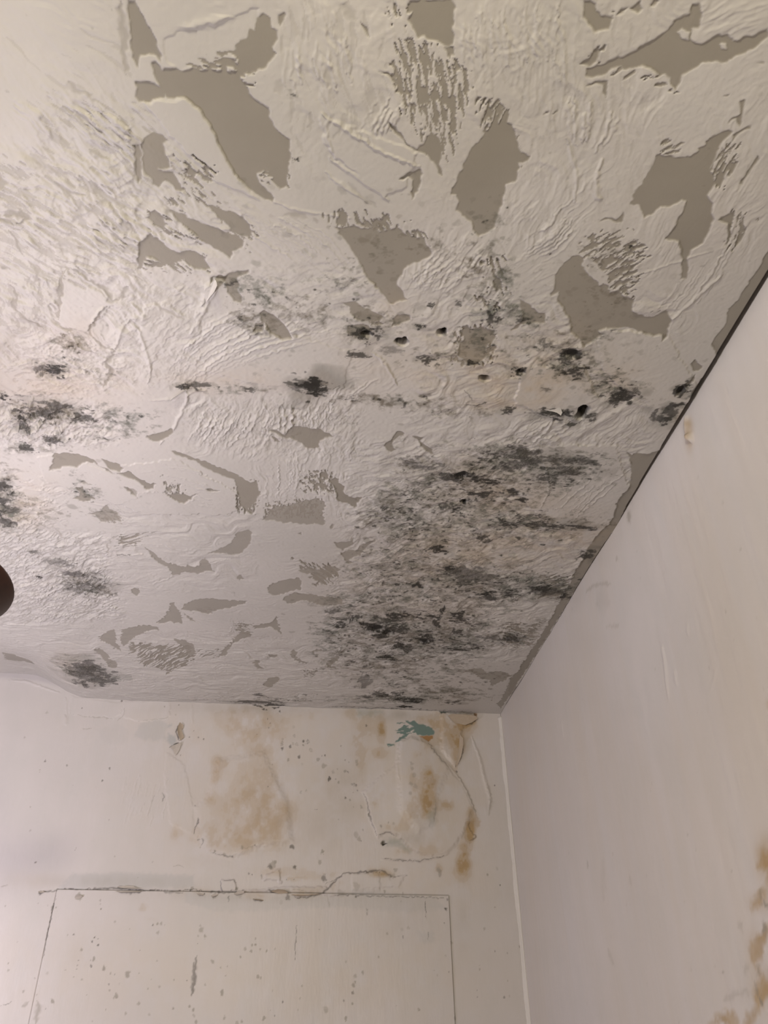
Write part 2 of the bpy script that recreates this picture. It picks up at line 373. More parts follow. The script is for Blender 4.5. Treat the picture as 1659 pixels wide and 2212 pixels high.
BARE = lines("""
PX 277,0 290,0 300,20 314,40 326,62 333,84 341,108 348,127 344,133 337,125 329,120 319,116 312,121 305,121 300,133 294,147 289,132 284,108 280,78 278,40
PX 325,138 334,133 343,145 360,165 375,163 380,175 350,190 338,178 330,160
PX 292,182 317,177 333,181 358,206 354,214 331,219 317,225 300,221 293,211
PX 338,168 355,150 378,150 400,152 420,150 440,155 480,155 515,165 545,210 580,235 585,262 600,285 625,305 628,330 622,370 618,400 605,408 590,385 575,372 556,378 560,398 592,426 590,436 572,432 540,410 515,390 495,355 470,310 445,260 425,235 405,218 385,213 362,213 345,200
PX 508,100 520,85 533,85 540,65 552,70 553,40 570,30 585,40 588,62 600,68 600,88 586,100 594,118 577,145 550,158 537,165 530,155 515,140
T1 855,930 895,930 905,1000 900,1100 915,1160 890,1180 860,1130
T1 900,930 930,890 985,858 1050,870 1070,910 1045,925 1050,980 1080,1040 1085,1080 1040,1100 1005,1080 1040,1110 1100,1100 1130,1150 1180,1230 1150,1240 1090,1180 1060,1165 1010,1200 970,1195 965,1150 930,1120 905,1080 910,1000
T1 1330,1310 1400,1340 1500,1370 1560,1400 1600,1440 1610,1510 1560,1520 1480,1480 1420,1410 1350,1360
T1 1080,1350 1160,1375 1300,1440 1420,1480 1560,1540 1550,1590 1490,1610 1480,1655 1400,1610 1280,1540 1200,1460 1120,1400
T1 930,1400 990,1350 1040,1380 1060,1440 1050,1480 990,1450 960,1420
PX 300,520 317,516 324,503 333,516 341,516 365,537 388,547 412,540 440,555 455,580 440,584 420,580 398,563 380,568 368,578 350,570 330,555 315,560 304,584 296,582 297,560
T4 1350,150 1400,130 1430,140 1520,100 1600,100 1600,120 1550,130 1520,160 1540,200 1520,230 1560,290 1550,310 1500,300 1460,240 1450,180 1380,140 1350,190
T2 1000,0 1260,0 1280,60 1275,200 1280,240 1275,290 1230,310 1210,300 1160,260 1110,250 1080,230 1050,250 1020,190 980,140 1000,80
T2 1215,310 1275,310 1280,350 1230,370
T2 800,460 850,460 900,490 940,550 970,640 985,700 970,690 940,590 900,520 850,480
T2 860,780 900,800 940,850 960,900 1000,940 1050,950 1090,900 1110,870 1140,850 1180,880 1200,920 1200,1000 1180,1050 1205,1100 1210,1130 1180,1110 1160,1050 1100,990 1050,970 980,940 930,880 880,830
T2 930,1135 1000,1100 1050,1080 1070,1110 1060,1150 1050,1220 1010,1270 1005,1230 1020,1150 990,1130 950,1150
T2 680,140 720,170 740,240 715,215 690,190
T2 150,110 185,80 200,100 180,140 165,180 150,150
PX 1042,300 1060,275 1085,262 1105,270 1115,290 1125,330 1145,340 1140,350 1120,352 1115,395 1095,400 1090,420 1082,450 1075,470 1070,490 1050,505 1035,510 1022,495 1018,480 995,460 985,457 990,440 985,422 972,420 985,390 1000,360 1010,335 1022,318
PX 719,489 739,493 766,486 786,496 806,489 820,500 844,496 860,489 871,503 881,510 901,516 918,513 921,530 935,548 915,562 888,570 874,584 861,604 857,614 871,631 879,648 864,648 847,658 837,648 827,638 817,624 800,607 780,577 770,555 752,525 735,505
T3 485,0 530,0 560,30 570,70 600,110 640,120 670,130 640,190 600,200 550,205 500,160 480,130
T3 680,110 720,70 780,50 850,0 860,60 830,80 770,50 720,95
T3 905,45 930,0 970,0 930,45
T3 500,490 495,450 540,440 640,400 720,365 800,330 880,285 960,240 1030,180 1050,140 1110,100 1160,80 1165,40 1220,20 1235,50 1225,150 1210,190 1165,190 1160,250 1200,280 1260,280 1300,245 1350,220 1400,230 1440,260 1500,240 1560,230 1610,200 1659,170 1659,230 1610,280 1560,310 1500,350 1420,380 1400,410 1330,400 1250,400 1190,440 1110,490 1070,570 1035,540 1040,500 960,470 920,440 860,430 800,450 740,440 720,430 640,460 590,490 540,500
T3 455,405 500,380 590,340 560,400 520,430
T3 480,555 560,530 630,520 620,630 600,600 600,550 500,555
T3 950,1000 1050,1000 1130,1010 1220,960 1215,940 1270,920 1280,880 1350,850 1410,820 1440,840 1380,900 1330,960 1320,1010 1290,1080 1320,1170 1270,1250 1300,1290 1300,1360 1310,1400 1280,1470 1240,1550 1170,1600 1140,1659 1150,1710 1140,1780 1100,1780 1110,1659 1090,1540 1000,1525 1060,1450 1100,1370 1135,1290 1110,1275 1060,1310 980,1320 920,1370 870,1395 850,1340 830,1310 785,1305 810,1230 860,1170 910,1090
T3 1590,990 1600,1010 1540,1100 1490,1170 1480,1160 1540,1070
T3 1480,640 1510,640 1500,720 1500,770 1470,810 1455,760 1400,785 1440,750 1480,720
T3 1480,830 1545,800 1540,820 1480,850 1430,900 1440,860
T3 1420,1360 1415,1420 1420,1500 1390,1570 1400,1480 1400,1420 1340,1400
T3 580,1425 620,1400 690,1405 745,1355 740,1400 720,1430 680,1425 640,1410
T3 210,745 260,725 250,745
T3 275,740 325,705 320,725
T3 1380,610 1415,600 1395,620
T3 1595,400 1630,395 1625,410
T3 1640,1659 1659,1620 1659,1659
T6 300,130 340,70 400,20 440,5 480,20 470,80 520,140 580,190 640,200 640,250 700,230 740,270 800,290 790,360 840,390 930,405 1010,360 1030,400 1040,430 1020,480 1010,530 985,550 985,510 930,520 870,505 800,475 700,465 620,470 570,490 600,510 560,540 500,580 480,590 460,540 400,500 390,420 360,370 310,280 320,240 270,265 265,250 290,220 295,170
T6 70,285 150,330 190,365 235,370 235,435 140,435 80,445 20,490 10,480 70,430 90,410 85,350
T6 1680,-40 1640,0 1620,60 1560,140 1500,240 1450,310 1400,355 1395,420 1380,470 1330,520 1295,575 1310,600 1330,650 1325,700 1280,770 1230,800 1190,850 1160,930 1150,990 1180,1010 1740,200
T6 1170,690 1200,670 1210,700 1245,715 1220,745 1190,750 1165,715
T6 1200,770 1185,810 1140,850 1110,890 1070,905 1085,850 1140,820
T6 750,1260 790,1280 800,1265 880,1280 1005,1245 1020,1260 890,1440 800,1560 730,1690 670,1659 700,1560 770,1480 785,1400 780,1320
T9 770,0 740,70 700,110 680,170 640,240 570,300 510,390 480,460 420,560 400,620 340,720 300,790 250,880 200,970 150,1040 100,1110 60,1180 0,1240 0,1350 845,20
T8 1659,1200 1640,1230 1580,1370 1550,1400 1575,1430 1680,1290
T4 340,1270 400,1275 440,1270 530,1285 590,1310 640,1350 690,1370 740,1400 690,1380 600,1330 540,1330 490,1360 430,1350 370,1370 320,1380 340,1320
T4 650,1310 730,1330 790,1360 770,1390 700,1370
T4 760,1400 820,1380 880,1420 960,1460 1000,1460 980,1500 940,1500 890,1450 820,1420
T4 1090,1255 1160,1265 1240,1300 1320,1330 1420,1370 1500,1400 1560,1430 1600,1460 1650,1450 1659,1560 1620,1600 1570,1650 1540,1600 1520,1520 1500,1440 1430,1420 1330,1370 1250,1320 1150,1290
T4 940,1160 1040,1135 1100,1110 1105,1130 1060,1180 1010,1195 960,1190
T4 480,1490 530,1480 550,1520 600,1550 610,1565 540,1575 470,1560 520,1530
T4 1070,1535 1180,1530 1220,1545 1270,1525 1180,1590 1150,1590
T4 1320,1500 1400,1500 1350,1520
T4 790,1480 830,1490 880,1550 850,1530
T7 560,170 640,160 660,130 690,110 700,150 740,160 770,200 780,220 700,225 650,225 610,190
T7 1590,280 1610,300 1600,370 1560,420 1500,440 1420,430 1330,430 1400,410 1470,370 1520,300
T7 930,385 980,420 1050,480 1100,500 1150,510 1180,520 1200,505 1240,520 1280,510 1285,480 1310,465 1350,500 1370,550 1310,545 1280,560 1200,555 1110,570 1090,530 1010,490 960,430
T7 1150,790 1210,740 1250,725 1340,715 1420,725 1590,735 1560,755 1480,775 1400,790 1350,815 1250,800 1190,795
T7 1080,800 1090,750 1120,745 1130,790 1150,800 1170,850 1165,885 1090,870 1060,880 1000,880 1050,840
T7 1170,810 1220,840 1250,870 1220,860
T7 635,970 690,935 730,920 745,970 735,1005 770,1030 770,1060 720,1030 690,1010 650,1000
T7 780,930 850,905 940,895 1000,900 1020,920 950,930 870,970 790,1030 765,990
T7 1110,980 1180,990 1240,1020 1250,1080 1210,1090 1180,1030 1130,1010
T7 1395,1100 1420,1060 1480,1000 1520,950 1550,925 1600,935 1610,970 1550,975 1490,1010 1440,1090
T7 600,1050 640,1040 680,1070 700,1110 750,1130 750,1165 700,1160 680,1130 640,1090
T7 840,660 890,655 900,670 880,705 850,690
T7 1510,580 1550,570 1560,595 1530,610
T7 0,1130 60,1150 110,1190 160,1210 200,1240 160,1250 60,1240 0,1235
T8 40,215 80,180 120,130 180,130 260,110 340,85 400,80 440,90 455,120 430,180 460,230 430,250 390,240 300,245 240,230 180,235 140,220
T5 480,1440 520,1430 540,1460 575,1480 580,1530 620,1555 690,1550 660,1590 640,1615 600,1590 570,1590 530,1570 520,1500
T8 510,355 620,350 630,330 640,370 570,405 545,400
T8 545,420 640,410 700,370 780,340 740,370 690,420 680,440 600,475 640,490 600,495 570,460
T8 80,655 120,620 200,600 290,585 305,610 300,660 240,670 180,690 130,705 100,690
T8 180,720 250,680 330,690 400,700 500,710 560,720 560,760 440,770 330,735 270,740 220,755
T8 340,560 280,540 340,520 410,540 460,530 500,510 560,535 500,560 450,600 430,630 390,600 370,560
T8 0,890 60,880 110,870 140,830 150,880 175,950 150,930 110,900 50,910 0,915
T8 80,1075 150,1080 160,1095 90,1100
T8 230,1060 250,1040 270,1070 270,1100 350,1130 320,1135 270,1120 240,1090
T8 60,1270 90,1230 150,1220 165,1240 130,1270 90,1290
T8 0,1110 30,1110 30,1150 60,1170 20,1175 0,1160
T8 450,1130 520,1090 550,1090 490,1150 540,1175 470,1160
T8 360,1060 400,1040 440,1050 390,1060 370,1075
T8 1370,1170 1440,1160 1480,1190 1520,1190 1580,1180 1650,1210 1600,1240 1550,1265 1520,1280 1500,1240 1450,1230 1420,1210
T8 485,260 505,235 510,265 490,275
T8 280,300 310,295 300,315
T5 90,1130 130,1120 200,1150 240,1100 330,1110 370,1115 410,1110 450,1140 515,1160 440,1180 410,1210 405,1245 340,1240 300,1210 260,1190 200,1170 150,1150
T5 110,1160 150,1180 160,1205 130,1200
T5 905,1135 930,1128 960,1140 955,1160 920,1165 890,1190 880,1210 900,1250 870,1265 830,1230 835,1205 870,1190 880,1165
T5 1010,1160 1090,1170 1060,1185 1100,1220 1140,1240 1155,1280 1110,1260 1070,1220 1040,1185
T5 590,490 600,460 660,445 720,450 760,480 740,500 690,510 650,530 600,515
T5 560,310 640,300 700,340 760,360 830,400 800,430 720,430 660,420 620,380 600,330
T5 0,440 40,430 35,370 70,355 120,390 160,420 200,450 240,530 180,540 100,500 60,440 60,490 0,490
T5 890,410 920,380 1000,390 1000,420 930,440 880,460
T5 1380,480 1440,460 1530,480 1540,540 1480,580 1490,640 1440,690 1390,700 1340,680 1300,640 1310,560 1370,540
""")
for l in BARE:
    C.poly('bare_and_shade', P(l), 0.82 if l[:2] in ('T7', 'T8') else 1.0, 0.0007, 1.0)  # the far-left corner patch is a grey shadow painted in board colour
# plaster left standing inside two of the bare patches
for l in lines("""T3 1070,210 1110,190 1150,210 1150,260 1100,250
T3 1350,290 1390,280 1400,310 1370,310
T6 500,20 560,60 640,150 580,200 540,150 520,90"""):
    C.poly('keep', P(l), 1.0, 0.0006)

# zones where the filler was dragged thin and the board shows in flecks: direction, cover, grain
STREAKS = [
    ("PX 395,125 500,105 560,80 600,60 600,110 540,200 400,165", 15, 0.62, .010, .0045),
    ("PX 530,340 640,330 630,430 560,400", 50, 0.50, .006, .003),
    ("T1 1100,950 1400,1050 1400,1280 1659,1480 1600,1659 1300,1340 1150,1220", 40, 0.56, .009, .0034),
    ("T1 1040,1250 1180,1240 1180,1340 1080,1340", 30, 0.6, .007, .003),
    ("T1 900,1330 1160,1360 1659,1540 1480,1659 950,1480", 30, 0.40, .012, .003),
    ("T4 880,-20 1340,0 1350,120 1100,130 880,110", 30, 0.5, .012, .003),
    ("T2 760,-10 1040,-10 1060,320 950,300 830,150", 80, 0.40, .014, .003),
    ("T2 820,230 1100,240 1400,420 1400,700 1260,1080 1050,1000 960,760 860,560", 84, 0.60, .013, .0027),
    ("T2 1380,570 1560,600 1659,760 1659,1000 1480,960 1420,760", 115, 0.60, .014, .0028),
    ("PX 1040,215 1100,220 1130,340 1100,420 1000,420 1010,330", 115, 0.55, .020, .003),
    ("T2 320,1310 560,1340 880,1340 1000,1560 820,1540 520,1470 330,1360", 70, 0.62, .013, .0035),
    ("T2 870,1400 1120,1440 1120,1659 950,1600", 60, 0.45, .010, .003),
    ("T3 470,-10 640,60 700,140 560,220 470,170", 60, 0.5, .012, .004),
    ("T3 440,300 620,300 620,440 440,440", 140, 0.55, .014, .003),
    ("T3 620,410 1020,430 1080,600 780,520 640,490", 150, 0.62, .014, .004),
    ("T3 930,850 1130,850 1130,1020 950,1020", 150, 0.6, .013, .0035),
    ("T3 1260,880 1480,900 1480,1060 1380,1250 1270,1200", 118, 0.66, .014, .0028),
    ("T3 1380,1300 1590,1340 1560,1560 1330,1640", 110, 0.42, .025, .004),
    ("T3 -40,700 60,740 110,980 60,1180 -40,1100", 130, 0.6, .02, .003),
    ("T3 480,1500 700,1440 860,1520 950,1659 380,1659", 150, 0.60, .009, .0032),
    ("T6 460,-20 820,-40 900,60 830,200 800,300 640,230 500,120", 145, 0.64, .008, .0028),
    ("T6 840,370 1020,340 1040,400 900,420", 150, 0.5, .012, .003),
    ("T4 1000,1380 1240,1500 1040,1560", 80, 0.45, .010, .003),
    ("T4 1490,1440 1659,1440 1659,1659 1510,1659", 80, 0.72, .008, .003),
    ("T7 1500,0 1659,-60 1659,130 1560,190 1500,110", 85, 0.72, .010, .003),
    ("T7 720,300 1000,290 900,380 740,400", 165, 0.55, .016, .003),
    ("T7 1060,20 1240,20 1180,120 1100,100", 75, 0.62, .008, .003),
    ("T7 640,160 800,180 790,240 640,230", 70, 0.5, .006, .003),
    ("T7 800,1000 1240,1020 1260,1130 1080,1210 860,1130", 150, 0.66, .022, .0035),
    ("T7 1180,780 1420,770 1300,830", 10, 0.55, .012, .002),
    ("T7 1500,860 1640,870 1620,960 1520,960", 10, 0.5, .012, .003),
    ("T7 1250,1050 1420,1030 1400,1110 1280,1100", 165, 0.5, .012, .003),
    ("T8 40,100 440,60 460,220 60,220", 80, 0.55, .006, .0025),
    ("T8 220,440 560,500 520,640 380,640", 40, 0.62, .018, .004),
    ("T8 290,1160 440,1170 340,1260", 20, 0.6, .008, .003),
    ("T5 280,1380 520,1370 560,1520 420,1540 300,1530", 70, 0.55, .007, .0035),
    ("T5 560,280 860,360 860,460 640,460", 15, 0.55, .014, .003),
    ("T5 1380,240 1580,240 1560,360 1420,360", 60, 0.66, .010, .0035),
    ("T5 1260,420 1560,440 1560,720 1240,720", 80, 0.66, .009, .004),
    ("T5 1440,-10 1600,-10 1659,260 1480,240", 80, 0.66, .012, .0035),
    ("T9 180,560 420,560 380,760 180,720", 165, 0.6, .02, .003),
    ("T9 -60,880 240,860 160,1040 -60,1020", 10, 0.55, .012, .003),
]
for i, (l, deg, cov, al, ac, v) in enumerate([("PX 70,190 310,225 430,400 280,430 60,340", 40, 0.35, .020, .0050, 0.38), ("PX -30,320 340,420 320,610 60,640 -30,560", 30, 0.39, .018, .0050, 0.41),
                                              ("PX -30,590 130,620 120,740 -30,720", 65, 0.39, .012, .004, 0.38), ("PX -30,1120 240,1160 250,1340 -30,1340", -24, 0.35, .012, .0034, 0.34), ("PX 380,860 790,850 780,990 400,970", -60, 0.33, .012, .0034, 0.26),
                                              ("PX -30,850 240,880 240,960 -30,960", -40, 0.35, .012, .004, 0.38), ("PX 0,80 270,60 290,220 60,240", 40, 0.29, .030, .007, 0.22), ("PX 240,600 470,600 450,820 250,850", -50, 0.33, .014, .0045, 0.26),
                                              ("PX 560,-10 880,-10 880,300 620,330", 82, 0.29, .024, .005, 0.22), ("PX 1000,0 1430,0 1420,440 1050,560", 95, 0.27, .024, .005, 0.17), ("PX 0,690 260,740 260,860 0,860", -20, 0.35, .010, .004, 0.30)]):
    C.streak('bare_and_shade', P(l), deg, cov, al, ac, 0.02, i+3, v)  # tan-grey dashes painted in to stand for the weak shading of the relief
for i, (l, deg, cov, al, ac) in enumerate(STREAKS):
    C.streak('bare_and_shade', P(l), deg, cov, al, ac, 0.016, i)
bare_and_shade = C.field('bare_and_shade'); bare_and_shade *= 1-C.field('keep')

# the same worn filler carries on past the left side of the view
for l in lines("""PX -120,300 -60,280 -40,340 -30,420 -70,470 -110,400
PX -230,600 -170,560 -120,600 -140,660 -200,680
PX -90,960 -40,980 -60,1030 -120,1020
PX -200,1180 -120,1150 -90,1200 -160,1240
PX -300,1330 -200,1310 -120,1340 -210,1370
PX -160,90 -100,60 -60,130 -120,200
PX 400,-160 520,-140 560,-60 480,-30 420,-80
PX 1180,-150 1300,-170 1360,-90 1250,-50"""):
    C.poly('bare_and_shade', P(l), 0.9, 0.0007)
C.streak('bare_and_shade', P("PX -380,200 -20,200 -20,640 -380,680"), 30, .36, .02, .005, .03, 5, .5)
# ---- relief of the filler, metres downwards from the board
hgt = C.field('height')
A_, B_ = C.A, C.B
RELIEF = [("PX -420,150 -10,150 -10,900 -420,900", 28, .03, .009, .0013), ("PX -420,880 -10,880 -10,1420 -420,1420", -10, .03, .009, .0010), ("PX -100,-260 1700,-260 1700,-10 -100,-10", 85, .05, .012, .0008),  # zone, stroke direction, along, across, amplitude (m)
    ("PX -40,-40 275,-40 290,230 120,260 -40,230", 40, .050, .010, .0004),
    ("PX 100,190 300,225 540,420 300,400 120,340", 38, .035, .007, .0011),
    ("PX -40,320 330,400 300,600 80,660 -40,560", 28, .026, .007, .0014),
    ("PX 300,380 560,440 470,600 280,560", 30, .026, .007, .0014),
    ("PX 560,-20 860,-20 900,240 700,300 600,180", 80, .040, .012, .0009),
    ("PX 980,-20 1260,-20 1270,260 1100,320 1000,220", 88, .05, .009, .0008),
    ("PX 1120,180 1450,180 1420,330 1200,460 1110,380", 105, .05, .011, .0006),
    ("PX 1060,380 1300,330 1290,520 1090,590", 128, .035, .006, .0008),
    ("PX 1430,330 1680,180 1660,560 1440,760 1370,650", 122, .05, .010, .0006),
    ("PX 1400,-30 1680,-30 1680,180 1500,80", 150, .05, .012, .0007),
    ("PX 480,430 720,490 800,640 650,620 470,540", 36, .07, .006, .0007),
    ("PX 320,830 560,640 770,720 600,850 400,820", -34, .05, .007, .0007),
    ("PX 380,860 780,850 790,990 560,1000 390,960", -62, .020, .0050, .0008),
    ("PX 540,970 790,960 770,1130 550,1090", 84, .03, .008, .0010),
    ("PX -30,860 170,900 140,970 -30,960", -50, .015, .007, .0040),
    ("PX -30,1130 240,1160 260,1330 90,1350 -30,1290", -24, .022, .0045, .0026),
    ("PX -30,1000 150,1050 130,1140 -30,1180", -20, .016, .006, .0030),
    ("PX -30,1340 620,1400 900,1530 130,1510", 4, .04, .007, .0010),
    ("PX 740,950 1420,950 1270,1400 680,1420", -12, .022, .007, .0009),
    ("PX 540,560 1270,560 1320,900 560,860", -18, .03, .009, .0005),
    ("PX 1150,860 1420,840 1390,990 1150,970", -46, .035, .006, .0007),
    ("PX 150,1050 760,1060 700,1400 240,1350", 8, .05, .010, .0006),
    ("PX 60,690 260,760 240,860 30,860", -30, .014, .008, .0016),
    ("PX 60,560 180,600 130,720 20,680", 60, .02, .008, .0020),
    ("PX 860,490 1080,480 1090,660 870,660", 120, .035, .006, .0012),
    ("PX 240,620 460,600 420,720 260,740", -50, .022, .009, .0014),
    ("PX 850,850 1200,850 1200,960 850,960", -15, .03, .007, .0005),
]
for i, (l, deg, al, ac, amp) in enumerate(RELIEF):
    px = P(l); pts = to_ceiling(px); ang = C.angle(px.mean(0), deg)
    sl, d = C.sdf(pts, 0.02, 3.0)
    w = np.clip(0.35-d/0.03, 0, 1)
    n = C.grain(sl, ang, al, ac, i*3+1, 3)
    ridge = np.clip(1-np.abs(n)*2.6, 0, 1)**1.6              # thin raised crests
    patch = 0.25+0.75*sstep(-0.25, 0.35, noise(A_[sl]/(al*0.9), B_[sl]/(al*0.9), i+4))
    hgt[sl] += 1.35*amp*w*(ridge*patch*0.8+0.35*n)

# overlapping scales of filler: stepped, sharp-lipped layers
SCALES = [("PX -40,300 330,330 330,600 300,850 -40,860", 35, .032, .013, .00125), ("PX 90,190 310,225 430,400 280,420 80,340", 38, .038, .012, .0009),
          ("PX -40,60 280,-20 290,220 120,280 -40,280", 40, .05, .02, .00035), ("PX 280,380 560,430 480,620 270,600", 32, .034, .012, .0008),
          ("PX -40,860 240,870 260,960 -40,980", -30, .026, .010, .0017), ("PX -40,1120 240,1150 270,1340 -40,1360", -15, .034, .014, .0014), ("PX 240,1080 560,1080 560,1260 240,1300", -8, .05, .02, .0007),
          ("PX 370,850 790,840 800,1000 380,990", -55, .03, .012, .0007), ("PX 540,560 860,560 900,740 560,760", -20, .04, .018, .0006), ("PX 780,940 1420,930 1260,1420 680,1440", -14, .034, .016, .0010),
          ("PX 900,640 1500,620 1420,960 880,960", -24, .04, .018, .0009), ("PX 260,600 480,600 460,830 260,860", -50, .04, .022, .0009), ("PX 0,1330 900,1400 900,1540 0,1500", 3, .07, .02, .0009),
          ("PX 850,-20 1680,-20 1680,520 1200,600 900,420", 95, .09, .04, .0004), ("PX 560,-20 900,-20 880,300 640,420", 75, .06, .022, .0004)]
step_rise = np.zeros_like(hgt)
for i, (l, deg, al, ac, amp) in enumerate(SCALES):
    px = P(l); ang = C.angle(px.mean(0), deg)
    sl, d = C.sdf(to_ceiling(px), 0.02, 3.0)
    w = np.clip(0.3-d/0.03, 0, 1)
    n = C.grain(sl, ang, al, ac, i*2+1, 3)*4.5
    n = n+0.32*noise(A_[sl]/.004, B_[sl]/.004, i)+0.25*noise(A_[sl]/.0095, B_[sl]/.0095, i+2)
    k = np.floor(n); f = n-k
    hgt[sl] += amp*w*(0.55*(k+sstep(0.86, 1.0, f))+0.16*n)*0.8
    step_rise[sl] = np.maximum(step_rise[sl], w*np.exp(-((f-0.93)/0.06)**2))

PLATES = [("PX 140,578 230,640 245,655 200,700 195,712 160,714 128,690 130,640", .0011),
          ("PX 310,660 370,655 400,690 340,765 322,810 300,720", .0008),
          ("PX 348,84 560,18 545,100 480,140 380,150 352,120", -.0006),
          ("PX 690,245 900,330 880,400 830,420 720,335 700,300", .0009),
          ("PX 410,215 432,240 525,400 565,434 480,400 400,330 310,225", .0010),
                    ("PX -20,800 70,780 80,810 120,830 150,850 0,860 -20,850", .0012),
          ("PX 560,700 760,760 740,850 560,830 430,800", .0007),
          ("PX 1130,790 1260,790 1290,860 1190,900 1110,870", .0011),
          ("PX 1290,710 1440,720 1520,860 1420,880 1330,830 1300,790", .0010),
          ("PX 1110,1060 1160,960 1330,960 1360,1060 1300,1180 1180,1130", .0009),
          ("PX 380,990 540,1080 500,1110 300,1110 180,1040 230,1010", .0009),
          ("PX 80,990 130,980 260,1030 330,1060 260,1090 100,1040", .0010)]
for l, v in PLATES:
    sl, d = C.sdf(to_ceiling(P(l)), 0.01, 1.6)
    pm = np.clip(0.5-d/0.0016, 0, 1)
    hgt[sl] = hgt[sl]*(1-0.8*pm)+v*1.3*pm

RIDGES = [("PX 320,832 326,785 312,750 302,715 290,702", .0022, .0018), ("PX 242,772 255,735 262,712 280,688", .0024, .0020),
          ("PX 394,832 408,858 398,880 372,930 345,958", .0026, .0022), ("PX 400,858 420,842 445,842", .0030, .0016),
          ("PX 437,660 446,625 462,606", .0050, .0028), ("PX 410,720 432,690 452,650 470,625", .0026, .0018),
          ("PX 322,866 360,862 385,858", .0018, .0014), ("PX 800,760 830,780 858,835", .0022, .0018),
          ("PX 205,712 230,740 238,760 234,780 242,800 232,822", -.0014, .0018), ("PX 128,690 133,610 142,575", -.0014, .0020),
          ("PX 150,575 210,615 246,652", .0022, .0018), ("PX 194,706 205,680 230,655", -.0014, .0020),
          ("PX 20,620 32,650 30,672 60,690 90,710 105,717", -.0022, .0024), ("PX 285,655 300,670 312,690 290,685 278,680", .0034, .0022),
          ("PX 1440,700 1480,665 1530,620 1560,590", .0022, .0015), ("PX 1300,345 1285,400 1288,425 1300,432", .0034, .0016),
          ("PX 1225,300 1245,370 1240,440", .0020, .0012), ("PX 1150,955 1180,930 1195,905", .0020, .0022),
          ("PX 1165,1100 1188,1060 1180,1000 1150,985", .0016, .0012), ("PX 1240,1115 1290,1060 1370,1010", .0012, .0012),
          ("PX 15,1142 60,1128 105,1124", .0022, .0024), ("PX 105,1126 140,1165 160,1185", -.0018, .0018),
          ("PX 78,1300 110,1275 150,1265 165,1268", .0018, .0022), ("PX 85,1290 120,1255 165,1240", .0018, .0016),
          ("PX 560,420 640,455 760,470", .0014, .0010), ("PX 695,245 760,285 830,330 905,360", .0018, .0016),
          ("PX 710,340 770,380 840,430", .0022, .0016), ("PX 700,370 740,400 800,440", .0020, .0012),
          ("PX 715,250 702,280 720,330", .0016, .0012), ("PX 260,0 268,40 272,100 273,162", -.0030, .0016),
          ("PX 347,83 420,58 490,34 560,16", -.0040, .0012), ("PX 500,1205 380,1240 330,1262", .0020, .0010),
          ("PX 260,1200 310,1195 300,1198", .0016, .0020), ("PX 60,1110 20,1130 0,1140", .0030, .0020),
          ("PX 1350,600 1480,560 1540,540", .0012, .0008), ("PX 150,710 166,745 180,755 230,775", .0020, .0018),
          ("PX 745,150 740,200 752,235", -.0020, .0012), ("PX 20,1180 60,1140 90,1120", .0015, .0010),
          ("PX 70,860 60,900 45,930 75,935 95,900", .0040, .0030), ("PX 75,935 100,900 125,880", .0024, .0022)]
for l, w, v in RIDGES:
    C.stroke('height', P(l), w, v)


for l, w, v in (("PX 128,690 130,640 140,578", .0022, .8), ("PX 232,660 206,690 194,712 200,730", .0018, .8), ("PX 20,610 35,640 28,665 55,690 85,705 105,717", .0028, .8), ("PX 60,560 78,578 86,600 66,614", .003, .6),
                ("T4 570,470 600,540 680,600 720,620", .0018, .7), ("T4 680,600 740,625 690,670 680,710 720,745 690,800 660,850", .0034, .8), ("T4 240,60 250,140 200,190", .003, .5), ("T4 480,60 600,180 690,235 710,290 770,290", .003, .6),
                ("T4 770,290 800,240 820,205", .0034, .7), ("T4 980,300 1080,365 1190,420", .0028, .45), ("T4 340,400 380,450 420,475 500,480", .0026, .6), ("T4 370,400 375,280 400,100", .0022, .7), ("T4 490,540 560,620 650,655", .0018, .6),
                ("T1 20,1370 90,1360 190,1390 110,1415", .0045, .8), ("T1 0,1395 50,1420 90,1440", .003, .8), ("T1 60,1480 100,1530 110,1580 150,1630", .0022, .8), ("T1 180,980 240,1040 330,1100 480,1110", .004, .4), ("T1 515,1270 500,1390 540,1450", .0055, .45),
                ("T1 320,1150 420,1230 560,1250", .003, .5), ("T1 560,950 620,990 690,1030", .0028, .5), ("T1 480,740 560,770 590,810", .0032, .5), ("T1 430,520 500,590 580,605", .003, .5), ("T1 620,1320 700,1280 760,1300", .0030, .4), ("T1 600,1350 680,1390 740,1420", .0016, .4),
                ("T1 360,1580 420,1540 470,1570 440,1610 380,1610", .006, .35), ("T1 0,1120 15,1200", .005, .6), ("T1 790,1150 860,1190 900,1240", .0022, .5), ("T1 1000,1250 1070,1340 1100,1360", .0016, .4), ("T1 770,0 785,120 795,300 800,480", .0035, .55),
                ("T2 460,560 470,470 500,440", .0045, .3), ("T2 640,120 560,20", .004, .35), ("T2 330,820 370,720", .0022, .35), ("T2 600,1150 700,1280 790,1320", .0026, .3), ("T2 180,1390 260,1370 340,1390", .0034, .35), ("T2 130,600 170,560 175,520", .004, .25),
                ("C3 1540,1500 1590,1540 1640,1620", .0028, .7), ("C3 970,1420 1020,1460 1080,1470", .0028, .85), ("T7 320,230 360,280 410,330", .0035, .4), ("T7 700,440 690,370 730,330", .002, .35), ("T7 150,890 200,850 250,840", .003, .45), ("T7 1420,960 1500,930 1610,900", .0020, .3)):
    C.stroke('bare_and_shade', P(l), w, v, add=False, warp=1.6, breaks=0.5, soft=False)


